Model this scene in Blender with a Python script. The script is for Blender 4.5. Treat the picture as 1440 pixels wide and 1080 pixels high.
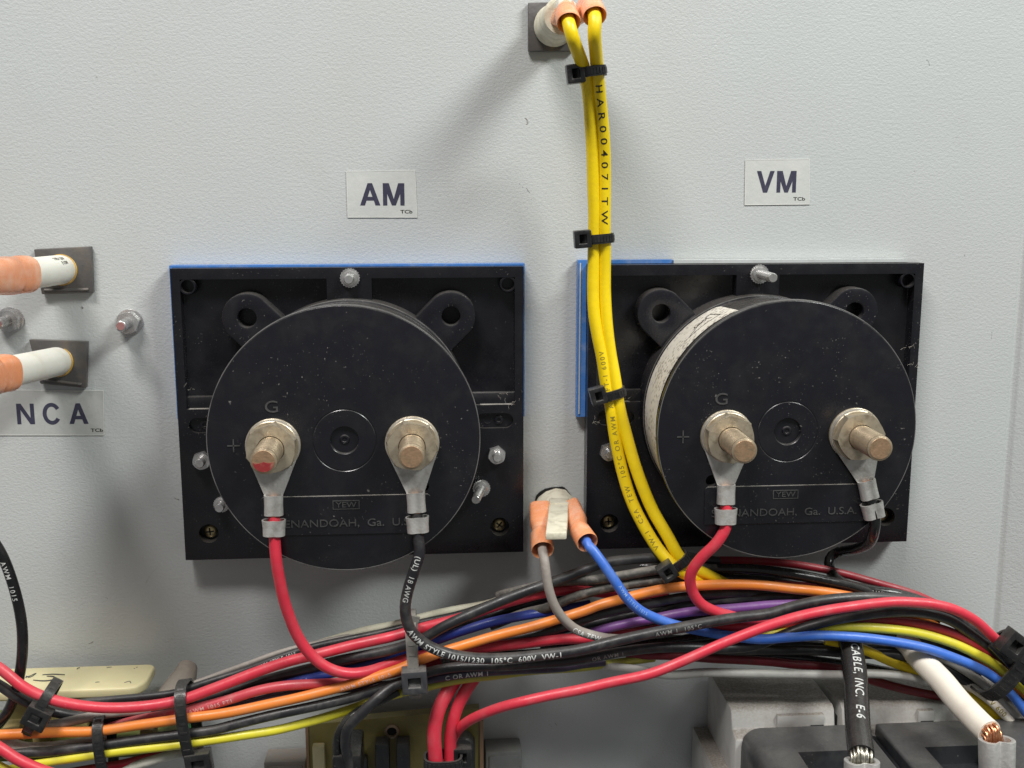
import bpy, bmesh, math, random
from mathutils import Vector, Matrix, noise
random.seed(7)
for o in list(bpy.data.objects): bpy.data.objects.remove(o)
SC = bpy.context.scene
COL = SC.collection
MM = 0.001

# ---------------------------------------------------------------- camera
F = 1570.55                                   # focal length in photograph pixels (1440 wide)
CP = Vector((-37.2, -361.76, 72.87))          # camera position in mm; wall is y = 0
PITCH, YAW, ROLL = -0.177, 0.0747, -0.0007
fwd = Vector((math.sin(YAW)*math.cos(PITCH), math.cos(YAW)*math.cos(PITCH), math.sin(PITCH)))
rgt = Vector((math.cos(YAW), -math.sin(YAW), 0)); up_ = rgt.cross(fwd)
RG = math.cos(ROLL)*rgt + math.sin(ROLL)*up_; UPV = -math.sin(ROLL)*rgt + math.cos(ROLL)*up_
cam = bpy.data.cameras.new('camera'); co = bpy.data.objects.new('camera', cam); COL.objects.link(co)
co.matrix_world = Matrix(((RG.x, UPV.x, -fwd.x, CP.x*MM), (RG.y, UPV.y, -fwd.y, CP.y*MM), (RG.z, UPV.z, -fwd.z, CP.z*MM), (0, 0, 0, 1)))
cam.sensor_fit = 'HORIZONTAL'; cam.sensor_width = 36; cam.lens = 36*F/1440
cam.clip_start = 0.005; cam.clip_end = 50
SC.camera = co

# ---------------------------------------------------------------- light: ceiling tubes of the workshop, soft room light
W = bpy.data.worlds.new('World'); SC.world = W; W.use_nodes = True
W.node_tree.nodes['Background'].inputs[0].default_value = (0.97, 1.0, 1.0, 1)
W.node_tree.nodes['Background'].inputs[1].default_value = 0.17
def area(name, loc, target, size, power, color):
    l = bpy.data.lights.new(name, 'AREA'); l.shape = 'RECTANGLE'; l.size, l.size_y = size
    l.energy = power; l.color = color
    o = bpy.data.objects.new(name, l); COL.objects.link(o); o.location = Vector(loc)
    o.rotation_euler = (Vector(target) - Vector(loc)).to_track_quat('-Z', 'Y').to_euler()
    return o
area('ceiling_tube_left', (-0.34, -0.58, 1.00), (0, 0, 0), (0.44, 0.16), 13.4, (1.0, 0.968, 0.945))
area('ceiling_tube_right', (0.70, -0.56, 0.84), (0, 0, 0), (0.46, 0.20), 12.2, (0.96, 1.0, 0.965))
SC.view_settings.view_transform = 'Standard'; SC.view_settings.look = 'None'
SC.view_settings.exposure = 0.0; SC.view_settings.gamma = 1.0; SC.view_settings.use_curve_mapping = False
SC.render.engine = 'CYCLES'

# ---------------------------------------------------------------- helpers
def U(px, py, d=0.0):
    """point (mm) seen at a photograph pixel, d mm out from the wall"""
    dr = fwd + RG*((px-720)/F) - UPV*((py-540)/F)
    return CP + dr*((-d - CP.y)/dr.y)

class MB:
    def __init__(s): s.v = []; s.f = []; s.sm = []
    def add(s, vs, fs, smooth=True):
        b = len(s.v); s.v += [Vector(v) for v in vs]
        for f in fs: s.f.append(tuple(b+i for i in f)); s.sm.append(smooth)
    def box(s, x0, x1, y0, y1, z0, z1):
        s.add([(x, y, z) for x in (x0, x1) for y in (y0, y1) for z in (z0, z1)],
              [(0,1,3,2),(4,6,7,5),(0,4,5,1),(2,3,7,6),(0,2,6,4),(1,5,7,3)], False)
    def rings(s, rings, cap0=True, cap1=True, closed=False):
        n = len(rings[0]); vs = [p for r in rings for p in r]; fs = []
        m = len(rings)
        for i in range(m if closed else m-1):
            a = i*n; b = ((i+1) % m)*n
            for k in range(n):
                k2 = (k+1) % n; fs.append((a+k, a+k2, b+k2, b+k))
        if not closed:
            if cap0: fs.append(tuple(range(n-1, -1, -1)))
            if cap1: fs.append(tuple((m-1)*n+k for k in range(n)))
        s.add(vs, fs)
    def lathe(s, p0, axis, prof, n=24, phase=0.0, ref=None, wob=0):
        """prof: (distance along axis, radius)"""
        p0 = Vector(p0); ax = Vector(axis).normalized()
        e1 = Vector(ref) if ref else (Vector((0,0,1)) if abs(ax.z) < .9 else Vector((1,0,0)))
        e1 = (e1 - ax*e1.dot(ax)).normalized(); e2 = ax.cross(e1)
        rr = []
        for h, r in prof:
            rr.append([p0 + ax*h + (e1*math.cos(phase+2*math.pi*k/n) + e2*math.sin(phase+2*math.pi*k/n))*max(r, 1e-3)*(1+wob*random.uniform(-1,1)) for k in range(n)])
        s.rings(rr)
    def tube(s, pts, r, n=12, cap=True):
        fr = frames(pts); rr = []
        for i, (p, t, o, b) in enumerate(fr):
            ri = r[i] if isinstance(r, (list, tuple)) else r
            rr.append([p + (o*math.cos(2*math.pi*k/n) + b*math.sin(2*math.pi*k/n))*ri for k in range(n)])
        s.rings(rr, cap, cap)
    def prism(s, poly, d0, d1, hole=None):
        """poly in (x,z), extruded from depth d0 to d1 (y=-d); hole: poly with the same count"""
        n = len(poly)
        if hole is None:
            s.rings([[Vector((x, -d0, z)) for x, z in poly], [Vector((x, -d1, z)) for x, z in poly]])
        else:
            s.rings([[Vector((x, -d0, z)) for x, z in poly], [Vector((x, -d1, z)) for x, z in poly],
                     [Vector((x, -d1, z)) for x, z in hole], [Vector((x, -d0, z)) for x, z in hole]], closed=True)
    def build(s, name, mat, parent=None, bevel=0, seg=2, angle=38, recentre=True, merge=True):
        me = bpy.data.meshes.new(name)
        bm = bmesh.new(); vs = [bm.verts.new(v) for v in s.v]
        for f, sm in zip(s.f, s.sm):
            try: bm.faces.new([vs[i] for i in f]).smooth = True
            except ValueError: pass
        if merge: bmesh.ops.remove_doubles(bm, verts=bm.verts, dist=1e-4)
        bmesh.ops.recalc_face_normals(bm, faces=bm.faces)
        return finish(bm, me, name, mat, parent, bevel, seg, angle, recentre)

def finish(bm, me, name, mat, parent=None, bevel=0, seg=2, angle=38, recentre=True):
    if bevel:
        es = [e for e in bm.edges if len(e.link_faces) == 2 and e.calc_face_angle(0) > math.radians(40)]
        bmesh.ops.bevel(bm, geom=es, offset=bevel, segments=seg, affect='EDGES', clamp_overlap=True, profile=.5)
        for f in bm.faces: f.smooth = True
    for e in bm.edges:
        if len(e.link_faces) == 2 and e.calc_face_angle(0) > math.radians(angle): e.smooth = False
    c = Vector((0, 0, 0))
    if parent is None and recentre and len(bm.verts):
        lo = Vector((min(v.co.x for v in bm.verts), min(v.co.y for v in bm.verts), min(v.co.z for v in bm.verts)))
        hi = Vector((max(v.co.x for v in bm.verts), max(v.co.y for v in bm.verts), max(v.co.z for v in bm.verts)))
        c = (lo+hi)/2
    for v in bm.verts: v.co = (v.co - c)*MM
    bm.to_mesh(me); bm.free()
    if mat: me.materials.append(mat)
    o = bpy.data.objects.new(name, me); COL.objects.link(o); o.location = c*MM
    if parent:
        o.parent = parent
        o.location = -parent.location if parent.get('_world') else (0, 0, 0)
    return o

def frames(pts):
    out = []; n = len(pts); prev = None
    for i, p in enumerate(pts):
        t = (pts[min(i+1, n-1)] - pts[max(i-1, 0)]).normalized()
        ref = Vector((0, -1, 0)) if abs(t.y) < .93 else Vector((0, 0, 1))
        if prev is not None and abs(t.y) >= .8: ref = prev
        o = (ref - t*ref.dot(t)).normalized(); prev = o
        out.append((p, t, o, t.cross(o)))
    return out

def spline(P, step=1.4):
    P = [Vector(p) for p in P]
    if len(P) < 3: P = [P[0], (P[0]+P[1])/2, P[1]]
    Q = [P[0]*2-P[1]] + P + [P[-1]*2-P[-2]]
    raw = []
    for i in range(1, len(Q)-2):
        p0, p1, p2, p3 = Q[i-1:i+3]
        t0 = 0; t1 = t0+max((p1-p0).length, .01)**.5; t2 = t1+max((p2-p1).length, .01)**.5; t3 = t2+max((p3-p2).length, .01)**.5
        for k in range(14):
            t = t1+(t2-t1)*k/14
            A1 = p0*((t1-t)/(t1-t0))+p1*((t-t0)/(t1-t0)); A2 = p1*((t2-t)/(t2-t1))+p2*((t-t1)/(t2-t1)); A3 = p2*((t3-t)/(t3-t2))+p3*((t-t2)/(t3-t2))
            B1 = A1*((t2-t)/(t2-t0))+A2*((t-t0)/(t2-t0)); B2 = A2*((t3-t)/(t3-t1))+A3*((t-t1)/(t3-t1))
            raw.append(B1*((t2-t)/(t2-t1))+B2*((t-t1)/(t2-t1)))
    raw.append(P[-1])
    for _ in range(4):                         # relax the traced points into a springy wire
        raw = [raw[0]] + [raw[i-1]*.25+raw[i]*.5+raw[i+1]*.25 for i in range(1, len(raw)-1)] + [raw[-1]]
    sd_ = P[0]*.37
    for i in range(len(raw)):                  # small kinks and slack
        w = min(1, i/12, (len(raw)-1-i)/12); q = raw[i]*.055+sd_; raw[i] = raw[i]+Vector((noise.noise(q), noise.noise(q+Vector((9, 0, 0))), noise.noise(q+Vector((0, 9, 0)))))*.42*w
    L = [0]
    for a, b in zip(raw, raw[1:]): L.append(L[-1]+(b-a).length)
    m = max(4, int(L[-1]/step)); out = []; j = 0
    for k in range(m+1):
        s = L[-1]*k/m
        while j < len(L)-2 and L[j+1] < s: j += 1
        out.append(raw[j].lerp(raw[j+1], (s-L[j])/max(L[j+1]-L[j], 1e-9)))
    return out

def tag(o, label, cat, group=None):
    o['label'] = label; o['category'] = cat
    if group: o['group'] = group
    return o
def thing(name, base, label, cat, group=None, world=True):
    o = bpy.data.objects.new(name, None); COL.objects.link(o); o.empty_display_size = .01
    o.location = Vector(base)*MM; tag(o, label, cat, group)
    if world: o['_world'] = 1                 # children are written in world mm
    return o

def text_geo(body, h, width=None, bold=0.0, extrude=0.0, spacing=1.0, shear=0.0):
    """lettering as (verts, faces), cap height h mm, left-bottom at origin"""
    cu = bpy.data.curves.new('lettering', 'FONT'); cu.body = body; cu.size = 10; cu.offset = bold*10; cu.resolution_u = 4
    cu.extrude = extrude; cu.space_character = spacing; cu.shear = shear
    ob = bpy.data.objects.new('lettering', cu); COL.objects.link(ob)
    bpy.context.view_layer.update()
    me = bpy.data.meshes.new_from_object(ob.evaluated_get(bpy.context.evaluated_depsgraph_get()))
    vs = [v.co.copy() for v in me.vertices]; fs = [tuple(p.vertices) for p in me.polygons]
    bpy.data.objects.remove(ob); bpy.data.curves.remove(cu); bpy.data.meshes.remove(me)
    x0 = min(v.x for v in vs); x1 = max(v.x for v in vs)
    k = h/7.3
    kx = k if width is None else width/(x1-x0)
    return [Vector(((v.x-x0)*kx, v.y*k, v.z)) for v in vs], fs

def poly_circle(cx, cz, r, n=32, ph=0): return [(cx+r*math.cos(ph+2*math.pi*k/n), cz+r*math.sin(ph+2*math.pi*k/n)) for k in range(n)]

def boolean(obj, cutter, op='DIFFERENCE'):
    m = obj.modifiers.new('b', 'BOOLEAN'); m.operation = op; m.object = cutter; m.solver = 'EXACT'
    bpy.context.view_layer.update()
    me = bpy.data.meshes.new_from_object(obj.evaluated_get(bpy.context.evaluated_depsgraph_get()))
    obj.modifiers.clear(); old = obj.data; obj.data = me; me.name = old.name
    bm = bmesh.new(); bm.from_mesh(me)
    for f in bm.faces: f.smooth = True
    for e in bm.edges: e.smooth = not (len(e.link_faces) == 2 and e.calc_face_angle(0) > math.radians(35))
    bm.to_mesh(me); bm.free()
    bpy.data.objects.remove(cutter); bpy.data.meshes.remove(old)

# ---------------------------------------------------------------- materials
def node_mat(name):
    m = bpy.data.materials.new(name); m.use_nodes = True; nt = m.node_tree
    return m, nt, nt.nodes['Principled BSDF']
def coords(nt, scale=(1, 1, 1), rnd=True):
    N = nt.nodes; L = nt.links
    tc = N.new('ShaderNodeTexCoord'); mp = N.new('ShaderNodeMapping'); L.new(tc.outputs['Object'], mp.inputs[0]); mp.inputs['Scale'].default_value = scale
    if rnd:
        oi = N.new('ShaderNodeObjectInfo'); vm = N.new('ShaderNodeVectorMath'); vm.operation = 'MULTIPLY'
        L.new(oi.outputs['Random'], vm.inputs[0]); vm.inputs[1].default_value = (.37, .71, .53); L.new(vm.outputs[0], mp.inputs['Location'])
    return mp.outputs[0]
def noise_tex(nt, co, scale, detail=3, rough=.55, dist=0):
    n = nt.nodes.new('ShaderNodeTexNoise'); n.inputs['Scale'].default_value = scale; n.inputs['Detail'].default_value = detail
    n.inputs['Roughness'].default_value = rough; n.inputs['Distortion'].default_value = dist; nt.links.new(co, n.inputs['Vector']); return n.outputs['Fac']
def ramp(nt, fac, a, b, ca=0, cb=1):
    n = nt.nodes.new('ShaderNodeMapRange'); n.inputs[1].default_value = a; n.inputs[2].default_value = b; n.inputs[3].default_value = ca; n.inputs[4].default_value = cb
    nt.links.new(fac, n.inputs[0]); return n.outputs[0]
def mixc(nt, fac, a, b):
    n = nt.nodes.new('ShaderNodeMix'); n.data_type = 'RGBA'
    if isinstance(fac, float): n.inputs[0].default_value = fac
    else: nt.links.new(fac, n.inputs[0])
    for s, c in ((6, a), (7, b)):
        if isinstance(c, tuple): n.inputs[s].default_value = (*c, 1)
        else: nt.links.new(c, n.inputs[s])
    return n.outputs[2]
def math_(nt, op, a, b):
    n = nt.nodes.new('ShaderNodeMath'); n.operation = op
    for i, c in ((0, a), (1, b)):
        if isinstance(c, (int, float)): n.inputs[i].default_value = c
        else: nt.links.new(c, n.inputs[i])
    return n.outputs[0]
def bump(nt, P, h, strength, dist):
    b = nt.nodes.new('ShaderNodeBump'); b.inputs['Strength'].default_value = strength; b.inputs['Distance'].default_value = dist
    nt.links.new(h, b.inputs['Height']); nt.links.new(b.outputs[0], P.inputs['Normal'])

MATS = {}
def M(name, col, rough=.45, metal=0., dirt=(.25, .22, .19), amount=.3, dscale=220, bumps=.15, bscale=900, spec=.5, sss=0., specks=0., specol=(.45, .42, .38), updust=0., coat=0., dustcol=(.36, .33, .29)):
    """general worn surface: colour + blotchy dirt + fine specks + dust lying on upward faces + fine relief"""
    if name in MATS: return MATS[name]
    m, nt, P = node_mat(name); co = coords(nt)
    n1 = noise_tex(nt, co, dscale, 4, .6, .4); c = mixc(nt, ramp(nt, n1, .48, .78, 0, amount), col, dirt)
    r = ramp(nt, noise_tex(nt, co, dscale*2.3, 3), .3, .7, max(rough-.08, .03), min(rough+.10, 1))
    if updust:
        g = nt.nodes.new('ShaderNodeNewGeometry'); sx = nt.nodes.new('ShaderNodeSeparateXYZ'); nt.links.new(g.outputs['Normal'], sx.inputs[0])
        u = ramp(nt, sx.outputs['Z'], .15, .95, 0, updust); u = math_(nt, 'MULTIPLY', u, ramp(nt, noise_tex(nt, co, 1300, 4, .7), .3, .7, .45, 1))
        c = mixc(nt, u, c, dustcol); r = math_(nt, 'ADD', r, math_(nt, 'MULTIPLY', u, .3))
    if specks:
        s1 = ramp(nt, noise_tex(nt, co, 1500, 2, .5), .675, .75); s2 = ramp(nt, noise_tex(nt, co, 75, 3, .6), .50, .68)
        s3 = ramp(nt, noise_tex(nt, co, 620, 2, .5), .745, .80)
        k = math_(nt, 'MULTIPLY', math_(nt, 'MAXIMUM', math_(nt, 'MULTIPLY', s1, s2), math_(nt, 'MULTIPLY', s3, .55)), specks)
        c = mixc(nt, k, c, specol)
    nt.links.new(c, P.inputs['Base Color']); nt.links.new(r, P.inputs['Roughness'])
    P.inputs['Metallic'].default_value = metal; P.inputs['Specular IOR Level'].default_value = spec
    if sss:
        P.inputs['Subsurface Weight'].default_value = sss; P.inputs['Subsurface Radius'].default_value = (.004, .002, .001); P.inputs['Subsurface Scale'].default_value = .6
    P.inputs['Coat Weight'].default_value = coat
    if bumps: bump(nt, P, noise_tex(nt, co, bscale, 3), bumps, .0003)
    MATS[name] = m; return m

def wall_paint():
    m, nt, P = node_mat('grey_textured_paint'); co = coords(nt, (.72, 1, 1), False); ci = coords(nt, (1, 1, 1), False)
    n1 = noise_tex(nt, co, 1150, 2.5, .55, .2); n2 = noise_tex(nt, co, 2300, 2, .5)
    h = math_(nt, 'ADD', n1, math_(nt, 'MULTIPLY', n2, .25)); h = math_(nt, 'ADD', h, math_(nt, 'MULTIPLY', noise_tex(nt, ci, 40, 2), .8))
    bump(nt, P, h, .62, .00021)
    c = mixc(nt, ramp(nt, noise_tex(nt, ci, 14, 3), .35, .7), (.500, .520, .516), (.515, .522, .512))
    grime = ramp(nt, noise_tex(nt, ci, 60, 5, .7), .55, .85, 0, .16); c = mixc(nt, grime, c, (.33, .31, .28))
    sp = math_(nt, 'MULTIPLY', ramp(nt, noise_tex(nt, ci, 330, 2, .5), .755, .80), ramp(nt, noise_tex(nt, ci, 25, 2), .5, .6)); c = mixc(nt, math_(nt, 'MULTIPLY', sp, .75), c, (.10, .09, .08))
    c = mixc(nt, ramp(nt, noise_tex(nt, ci, 7, 3, .6), .45, .75, 0, .5), c, (.475, .49, .48)); nt.links.new(ramp(nt, noise_tex(nt, ci, 22, 4, .65), .3, .7, .30, .50), P.inputs['Roughness'])
    nt.links.new(c, P.inputs['Base Color']); P.inputs['Specular IOR Level'].default_value = .5
    return m
WALL = wall_paint()
BLACK = M('black_moulded_plastic', (.009, .009, .0125), .25, dirt=(.028, .027, .026), amount=.4, dscale=110, bumps=.10, bscale=1600, specks=.6, updust=.20)
BLACKB = M('black_bezel_plastic', (.007, .007, .0098), .28, dirt=(.022, .021, .02), amount=.4, dscale=70, bumps=.12, bscale=1500, specks=.4, updust=.16)
EMB = M('worn_raised_lettering', (.062, .061, .06), .5, dirt=(.02, .02, .02), amount=.8, dscale=700, bumps=0)
LEDGE = M('dust_line', (.30, .28, .25), .8, dirt=(.05, .05, .05), amount=.9, dscale=500, bumps=0)
RIMHI = M('pale_rim_highlight', (.14, .135, .13), .35, dirt=(.03, .03, .03), amount=1.0, dscale=130, bumps=0)  # grey that paints the light caught on the case rim
TIN = M('dull_tinned_metal', (.56, .54, .51), .38, .45, dirt=(.26, .23, .19), amount=.75, dscale=260, bumps=.35, bscale=1300)
TAN = M('tarnished_nut_metal', (.50, .43, .32), .36, .6, dirt=(.22, .16, .10), amount=.85, dscale=330, bumps=.2, bscale=1200, updust=.25, dustcol=(.5, .46, .38))
STUD = M('stud_brass', (.44, .35, .24), .38, .6, dirt=(.27, .21, .14), amount=.8, dscale=350, bumps=.25, bscale=1500)
STUDEND = M('stud_end_copper', (.52, .33, .20), .45, .7, dirt=(.30, .24, .15), amount=.9, dscale=500, bumps=.3, bscale=1500)
REDPAINT = M('red_paint_dab', (.27, .028, .03), .4, dirt=(.34, .22, .15), amount=1.0, dscale=420)
ZINC = M('zinc_plated_steel', (.60, .59, .58), .26, .75, dirt=(.30, .28, .26), amount=.6, dscale=300, bumps=.05, bscale=1500)
BRASS = M('brass_screw', (.62, .50, .27), .35, 1., dirt=(.28, .21, .10), amount=.7, dscale=600, bumps=.2)
BLUEF = M('blue_protective_film', (.06, .19, .52), .28, dirt=(.25, .33, .5), amount=.7, dscale=200, bumps=.1)
CLEARF = M('clear_film_edge', (.50, .52, .52), .25, dirt=(.3, .3, .3), amount=.4, bumps=.1)
LABELP = M('cream_paper_label', (.70, .66, .57), .6, dirt=(.5, .45, .37), amount=.5, dscale=120, bumps=.1)
STICK = M('clear_label_tape', (.56, .57, .548), .32, dirt=(.66, .66, .62), amount=.6, dscale=160, bumps=.30, bscale=500)
STICKN = M('clear_label_tape_grey', (.455, .46, .44), .32, dirt=(.56, .56, .54), amount=.6, dscale=160, bumps=.25, bscale=500)
TAPEE = M('label_edge_glint', (.74, .74, .70), .3, dirt=(.55, .55, .5), amount=1.0, dscale=120, bumps=0)  # bright tone painting the glint on the tape edge
INK = M('dark_blue_black_ink', (.040, .038, .070), .5, dirt=(.07, .07, .10), amount=.6, dscale=500, bumps=0)
INKB = M('black_ink', (.02, .018, .012), .5, bumps=0, amount=0)
INKF = M('faded_ink', (.30, .22, .02), .5, bumps=0, amount=.4, dirt=(.5, .38, .01), dscale=600)
WHITEP = M('white_wire_print', (.62, .62, .60), .5, dirt=(.12, .12, .12), amount=.75, dscale=900, bumps=0)
DIMP = M('dim_wire_print', (.26, .26, .25), .5, dirt=(.04, .04, .04), amount=.9, dscale=900, bumps=0)
PINKP = M('pale_wire_print', (.70, .45, .42), .5, dirt=(.5, .1, .1), amount=.9, dscale=900, bumps=0)
BLUEP = M('pale_blue_print', (.30, .45, .78), .5, dirt=(.1, .25, .7), amount=.9, dscale=900, bumps=0)
def pvc(name, c, dirtc=(.2, .18, .16), amount=.25, rough=.38, bumps=.12, spec=.5, updust=.12, dscale=180):
    return M('wire_'+name, c, rough, 0, dirtc, min(1, amount*1.5), dscale, bumps*1.4, 700, spec, 0, .35, specol=tuple(x*.45+.26 for x in c), updust=updust)
RED = pvc('red', (.66, .034, .062), (.56, .12, .13), .35)
REDD = pvc('dull_red', (.40, .022, .038), (.32, .08, .08), .45)
PINKR = pvc('dusty_red', (.56, .055, .075), (.52, .17, .16), .6)
DKRED = pvc('dark_red', (.20, .008, .018), (.12, .03, .03), .4)
ORANGE = pvc('orange', (.80, .225, .030), (.66, .26, .10), .4)
YEL = pvc('yellow', (.88, .635, .004), (.66, .45, .01), .30)
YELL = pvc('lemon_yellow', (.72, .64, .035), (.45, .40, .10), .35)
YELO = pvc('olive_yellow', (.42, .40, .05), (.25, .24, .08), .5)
BLU = pvc('blue', (.045, .16, .62), (.18, .30, .65), .30)
BLUD = pvc('dark_blue', (.018, .045, .30), (.04, .06, .2), .4)
PUR = pvc('purple', (.17, .055, .24), (.16, .09, .19), .4)
BLK = pvc('black', (.017, .017, .020), (.085, .08, .075), .55, .38)
BLKG = pvc('glossy_black', (.010, .010, .011), (.04, .04, .04), .3, .22)
DUSTB = pvc('dusty_black', (.04, .037, .033), (.24, .215, .18), 1.0, .6, .25, updust=.5, dscale=320)
GREYW = pvc('grey_brown', (.30, .265, .235), (.42, .38, .34), .6, .5, .2)
DIRTY = pvc('dirty_white', (.56, .54, .47), (.30, .27, .22), .8, .5, .2, dscale=260)
CREAMW = pvc('cream', (.72, .68, .53), (.45, .40, .30), .4, .45)
BIGW = pvc('ivory', (.86, .79, .68), (.66, .56, .45), .25, .45, .08, dscale=90)
GREYP = pvc('pale_grey', (.46, .45, .42), (.28, .26, .24), .5, .45)
PURB = pvc('purple_black', (.035, .024, .05), (.07, .06, .08), .5)
TIE = M('black_nylon_tie', (.014, .014, .015), .28, dirt=(.07, .065, .06), amount=.45, dscale=300, bumps=.2, bscale=900, updust=.15)
TIEG = M('dusty_nylon_tie', (.17, .16, .145), .55, dirt=(.30, .28, .25), amount=.8, dscale=300, bumps=.25, updust=.3)
HOLE = M('dark_recess', (.006, .006, .006), .8, amount=0, bumps=0)
ORG = M('orange_nylon_sleeve', (.82, .32, .15), .26, dirt=(.86, .55, .39), amount=.8, dscale=120, bumps=.06, sss=.2, bscale=420)
WNYL = M('white_nylon', (.80, .78, .70), .42, dirt=(.55, .49, .36), amount=.4, dscale=150, bumps=.1, sss=.15, updust=.1)
CRMN = M('aged_white_nylon', (.70, .66, .52), .5, dirt=(.32, .27, .18), amount=.75, dscale=240, bumps=.3, updust=.2)
PLATE = M('dark_spring_plate', (.115, .108, .105), .45, .35, dirt=(.20, .16, .12), amount=.7, dscale=130, bumps=.25, updust=.15)
RELAY = M('cream_translucent_plastic', (.68, .61, .36), .38, dirt=(.58, .52, .30), amount=.5, dscale=80, bumps=.08, sss=.2)
PCB = M('green_circuit_board', (.12, .16, .03), .4, dirt=(.28, .25, .10), amount=.7, dscale=90, bumps=.1)
PCBG = M('green_solder_mask', (.02, .22, .05), .35, dirt=(.1, .2, .05), amount=.4)
OLIVE = M('olive_laminate', (.23, .19, .05), .42, dirt=(.07, .06, .03), amount=.6, dscale=60, bumps=.12, updust=.2)
BROWNE = M('brown_laminate_edge', (.33, .20, .11), .6, dirt=(.2, .13, .08), amount=.6)
GREYB = M('pale_grey_moulding', (.44, .43, .41), .5, dirt=(.22, .19, .16), amount=.75, dscale=60, bumps=.2, updust=1.0, dustcol=(.15, .125, .10))
CHAR = M('charcoal_moulding', (.026, .028, .032), .36, dirt=(.11, .105, .10), amount=.75, dscale=55, bumps=.2, bscale=700, specks=.5, updust=.16)
CHARD = M('dark_charcoal_moulding', (.014, .015, .018), .5, dirt=(.05, .05, .05), amount=.5, bumps=.1)
COPPER = M('copper_strand', (.72, .36, .20), .35, 1., dirt=(.45, .2, .1), amount=.5, dscale=600, bumps=.1)
STEELS = M('tinned_strand', (.60, .58, .50), .35, 1., dirt=(.3, .27, .2), amount=.6, dscale=600)
LUG = M('cast_lug_metal', (.44, .43, .41), .5, .4, dirt=(.62, .60, .56), amount=.6, dscale=260, bumps=.5, bscale=900)
DUSTS = M('dusty_brown_sleeve', (.24, .205, .17), .75, dirt=(.36, .30, .24), amount=.8, dscale=130, bumps=.3)
MARK = M('marker_ink', (.06, .06, .055), .5, amount=0, bumps=0)
LINT = M('lint_fibre', (.58, .53, .45), .9, amount=0, bumps=0)
INNER = M('orange_sleeve_mouth', (.80, .17, .05), .4, amount=.2, bumps=0, sss=.2)

def make_label_print():
    m, nt, P = node_mat('printed_paper_label'); co = coords(nt, (1, 1, 1), False)
    base = mixc(nt, ramp(nt, noise_tex(nt, co, 120, 4), .45, .75, 0, .5), (.74, .70, .62), (.55, .49, .40))
    v = nt.nodes.new('ShaderNodeTexVoronoi'); v.inputs['Scale'].default_value = 700; nt.links.new(co, v.inputs['Vector'])
    k = math_(nt, 'MULTIPLY', ramp(nt, v.outputs['Distance'], .46, .26), ramp(nt, noise_tex(nt, co, 90, 2), .36, .46, 0, .75))
    nt.links.new(mixc(nt, k, base, (.14, .11, .09)), P.inputs['Base Color']); P.inputs['Roughness'].default_value = .55
    return m
LABELT = make_label_print()

# ---------------------------------------------------------------- the setting: painted steel panel
MARKW = M('dark_scuff', (.17, .16, .15), .6, amount=.6, dirt=(.35, .34, .32), dscale=500, bumps=0)
MARKB = M('faint_rub', (.38, .35, .31), .5, amount=.9, dirt=(.52, .53, .52), dscale=300, bumps=0)
def build_wall():
    gx = U(1417, 640, 0).x
    prof = [(-420, 0), (gx-2.2, 0), (gx-1.3, .25), (gx-.5, .9), (gx+.5, .9), (gx+1.2, .1), (gx+2.0, -.5), (420, -.5)]
    b = MB()
    def ring(y): return None
    r0 = [Vector((x, y, -380)) for x, y in prof] + [Vector((420, 4, -380)), Vector((-420, 4, -380))]
    r1 = [Vector((v.x, v.y, 330)) for v in r0]
    b.rings([r0, r1])
    w = b.build('wall', WALL, recentre=False, angle=60)
    w['kind'] = 'structure'
    for nm, mt, strokes in (('scuff', MARKW, [[(740, 264), (745, 271)], [(747, 280), (748, 284)], [(730, 258), (736, 264)], [(862, 127), (866, 130)], [(874, 125), (882, 128)], [(1303, 84), (1307, 92)], [(115, 430), (117, 434)], [(38, 366), (41, 367)], [(97, 975), (101, 979)], [(148, 840), (152, 842)], [(180, 470), (181, 473)], [(245, 700), (252, 703)], [(125, 905), (131, 902)], [(1395, 467), (1394, 476)], [(492, 858), (492, 863)], [(780, 1016), (783, 1020)], [(773, 1018), (776, 1022)]]),
                            ('rub_mark', MARKB, [[(738, 166), (742, 168), (743, 173), (740, 175)], [(205, 820), (213, 806), (222, 798)]])):
        b = MB()
        for st in strokes:
            pts = spline([U(x, y, .0) for x, y in st], .5); b.tube(pts, [.05+.13*abs(noise.noise(p*1.7)) for p in pts], 5)
        b.build(nm, mt, w, merge=False)
build_wall()

# ---------------------------------------------------------------- panel meters
def capsule_cut(b, cx, cz, hw, r, d0, d1):
    P = [(cx+hw+r*math.cos(a), cz+r*math.sin(a)) for a in [(-.5+k/10)*math.pi for k in range(11)]] + [(cx-hw+r*math.cos(a), cz+r*math.sin(a)) for a in [(.5+k/10)*math.pi for k in range(11)]]
    b.prism(P, d0, d1)
def bridge_hex(r, n=36, cx=0, cz=0, ph=0):
    out = []
    for k in range(n):
        a = 2*math.pi*k/n; s = (a % (math.pi/3)) - math.pi/6
        rr = r*math.cos(math.pi/6)/math.cos(s); out.append((cx+rr*math.cos(a+ph), cz+rr*math.sin(a+ph)))
    return out
def hexnut(b, cx, cz, r, d0, d1, hole, ph=0.2):
    o = bridge_hex(r, 36, cx, cz, ph); h = poly_circle(cx, cz, hole, 36, ph); oc = [(cx+(x-cx)*.93, cz+(z-cz)*.93) for x, z in o]
    c0 = poly_circle(cx, cz, r*.9, 36, ph)
    b.rings([[Vector((x, -d0, z)) for x, z in o], [Vector((x, -(d1-.35*(d1-d0)), z)) for x, z in o], [Vector((x*.35+u*.65, -d1, z*.35+w*.65)) for (x, z), (u, w) in zip(o, c0)],
             [Vector((x, -d1, z)) for x, z in h], [Vector((x, -d0, z)) for x, z in h]], closed=True)
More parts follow.
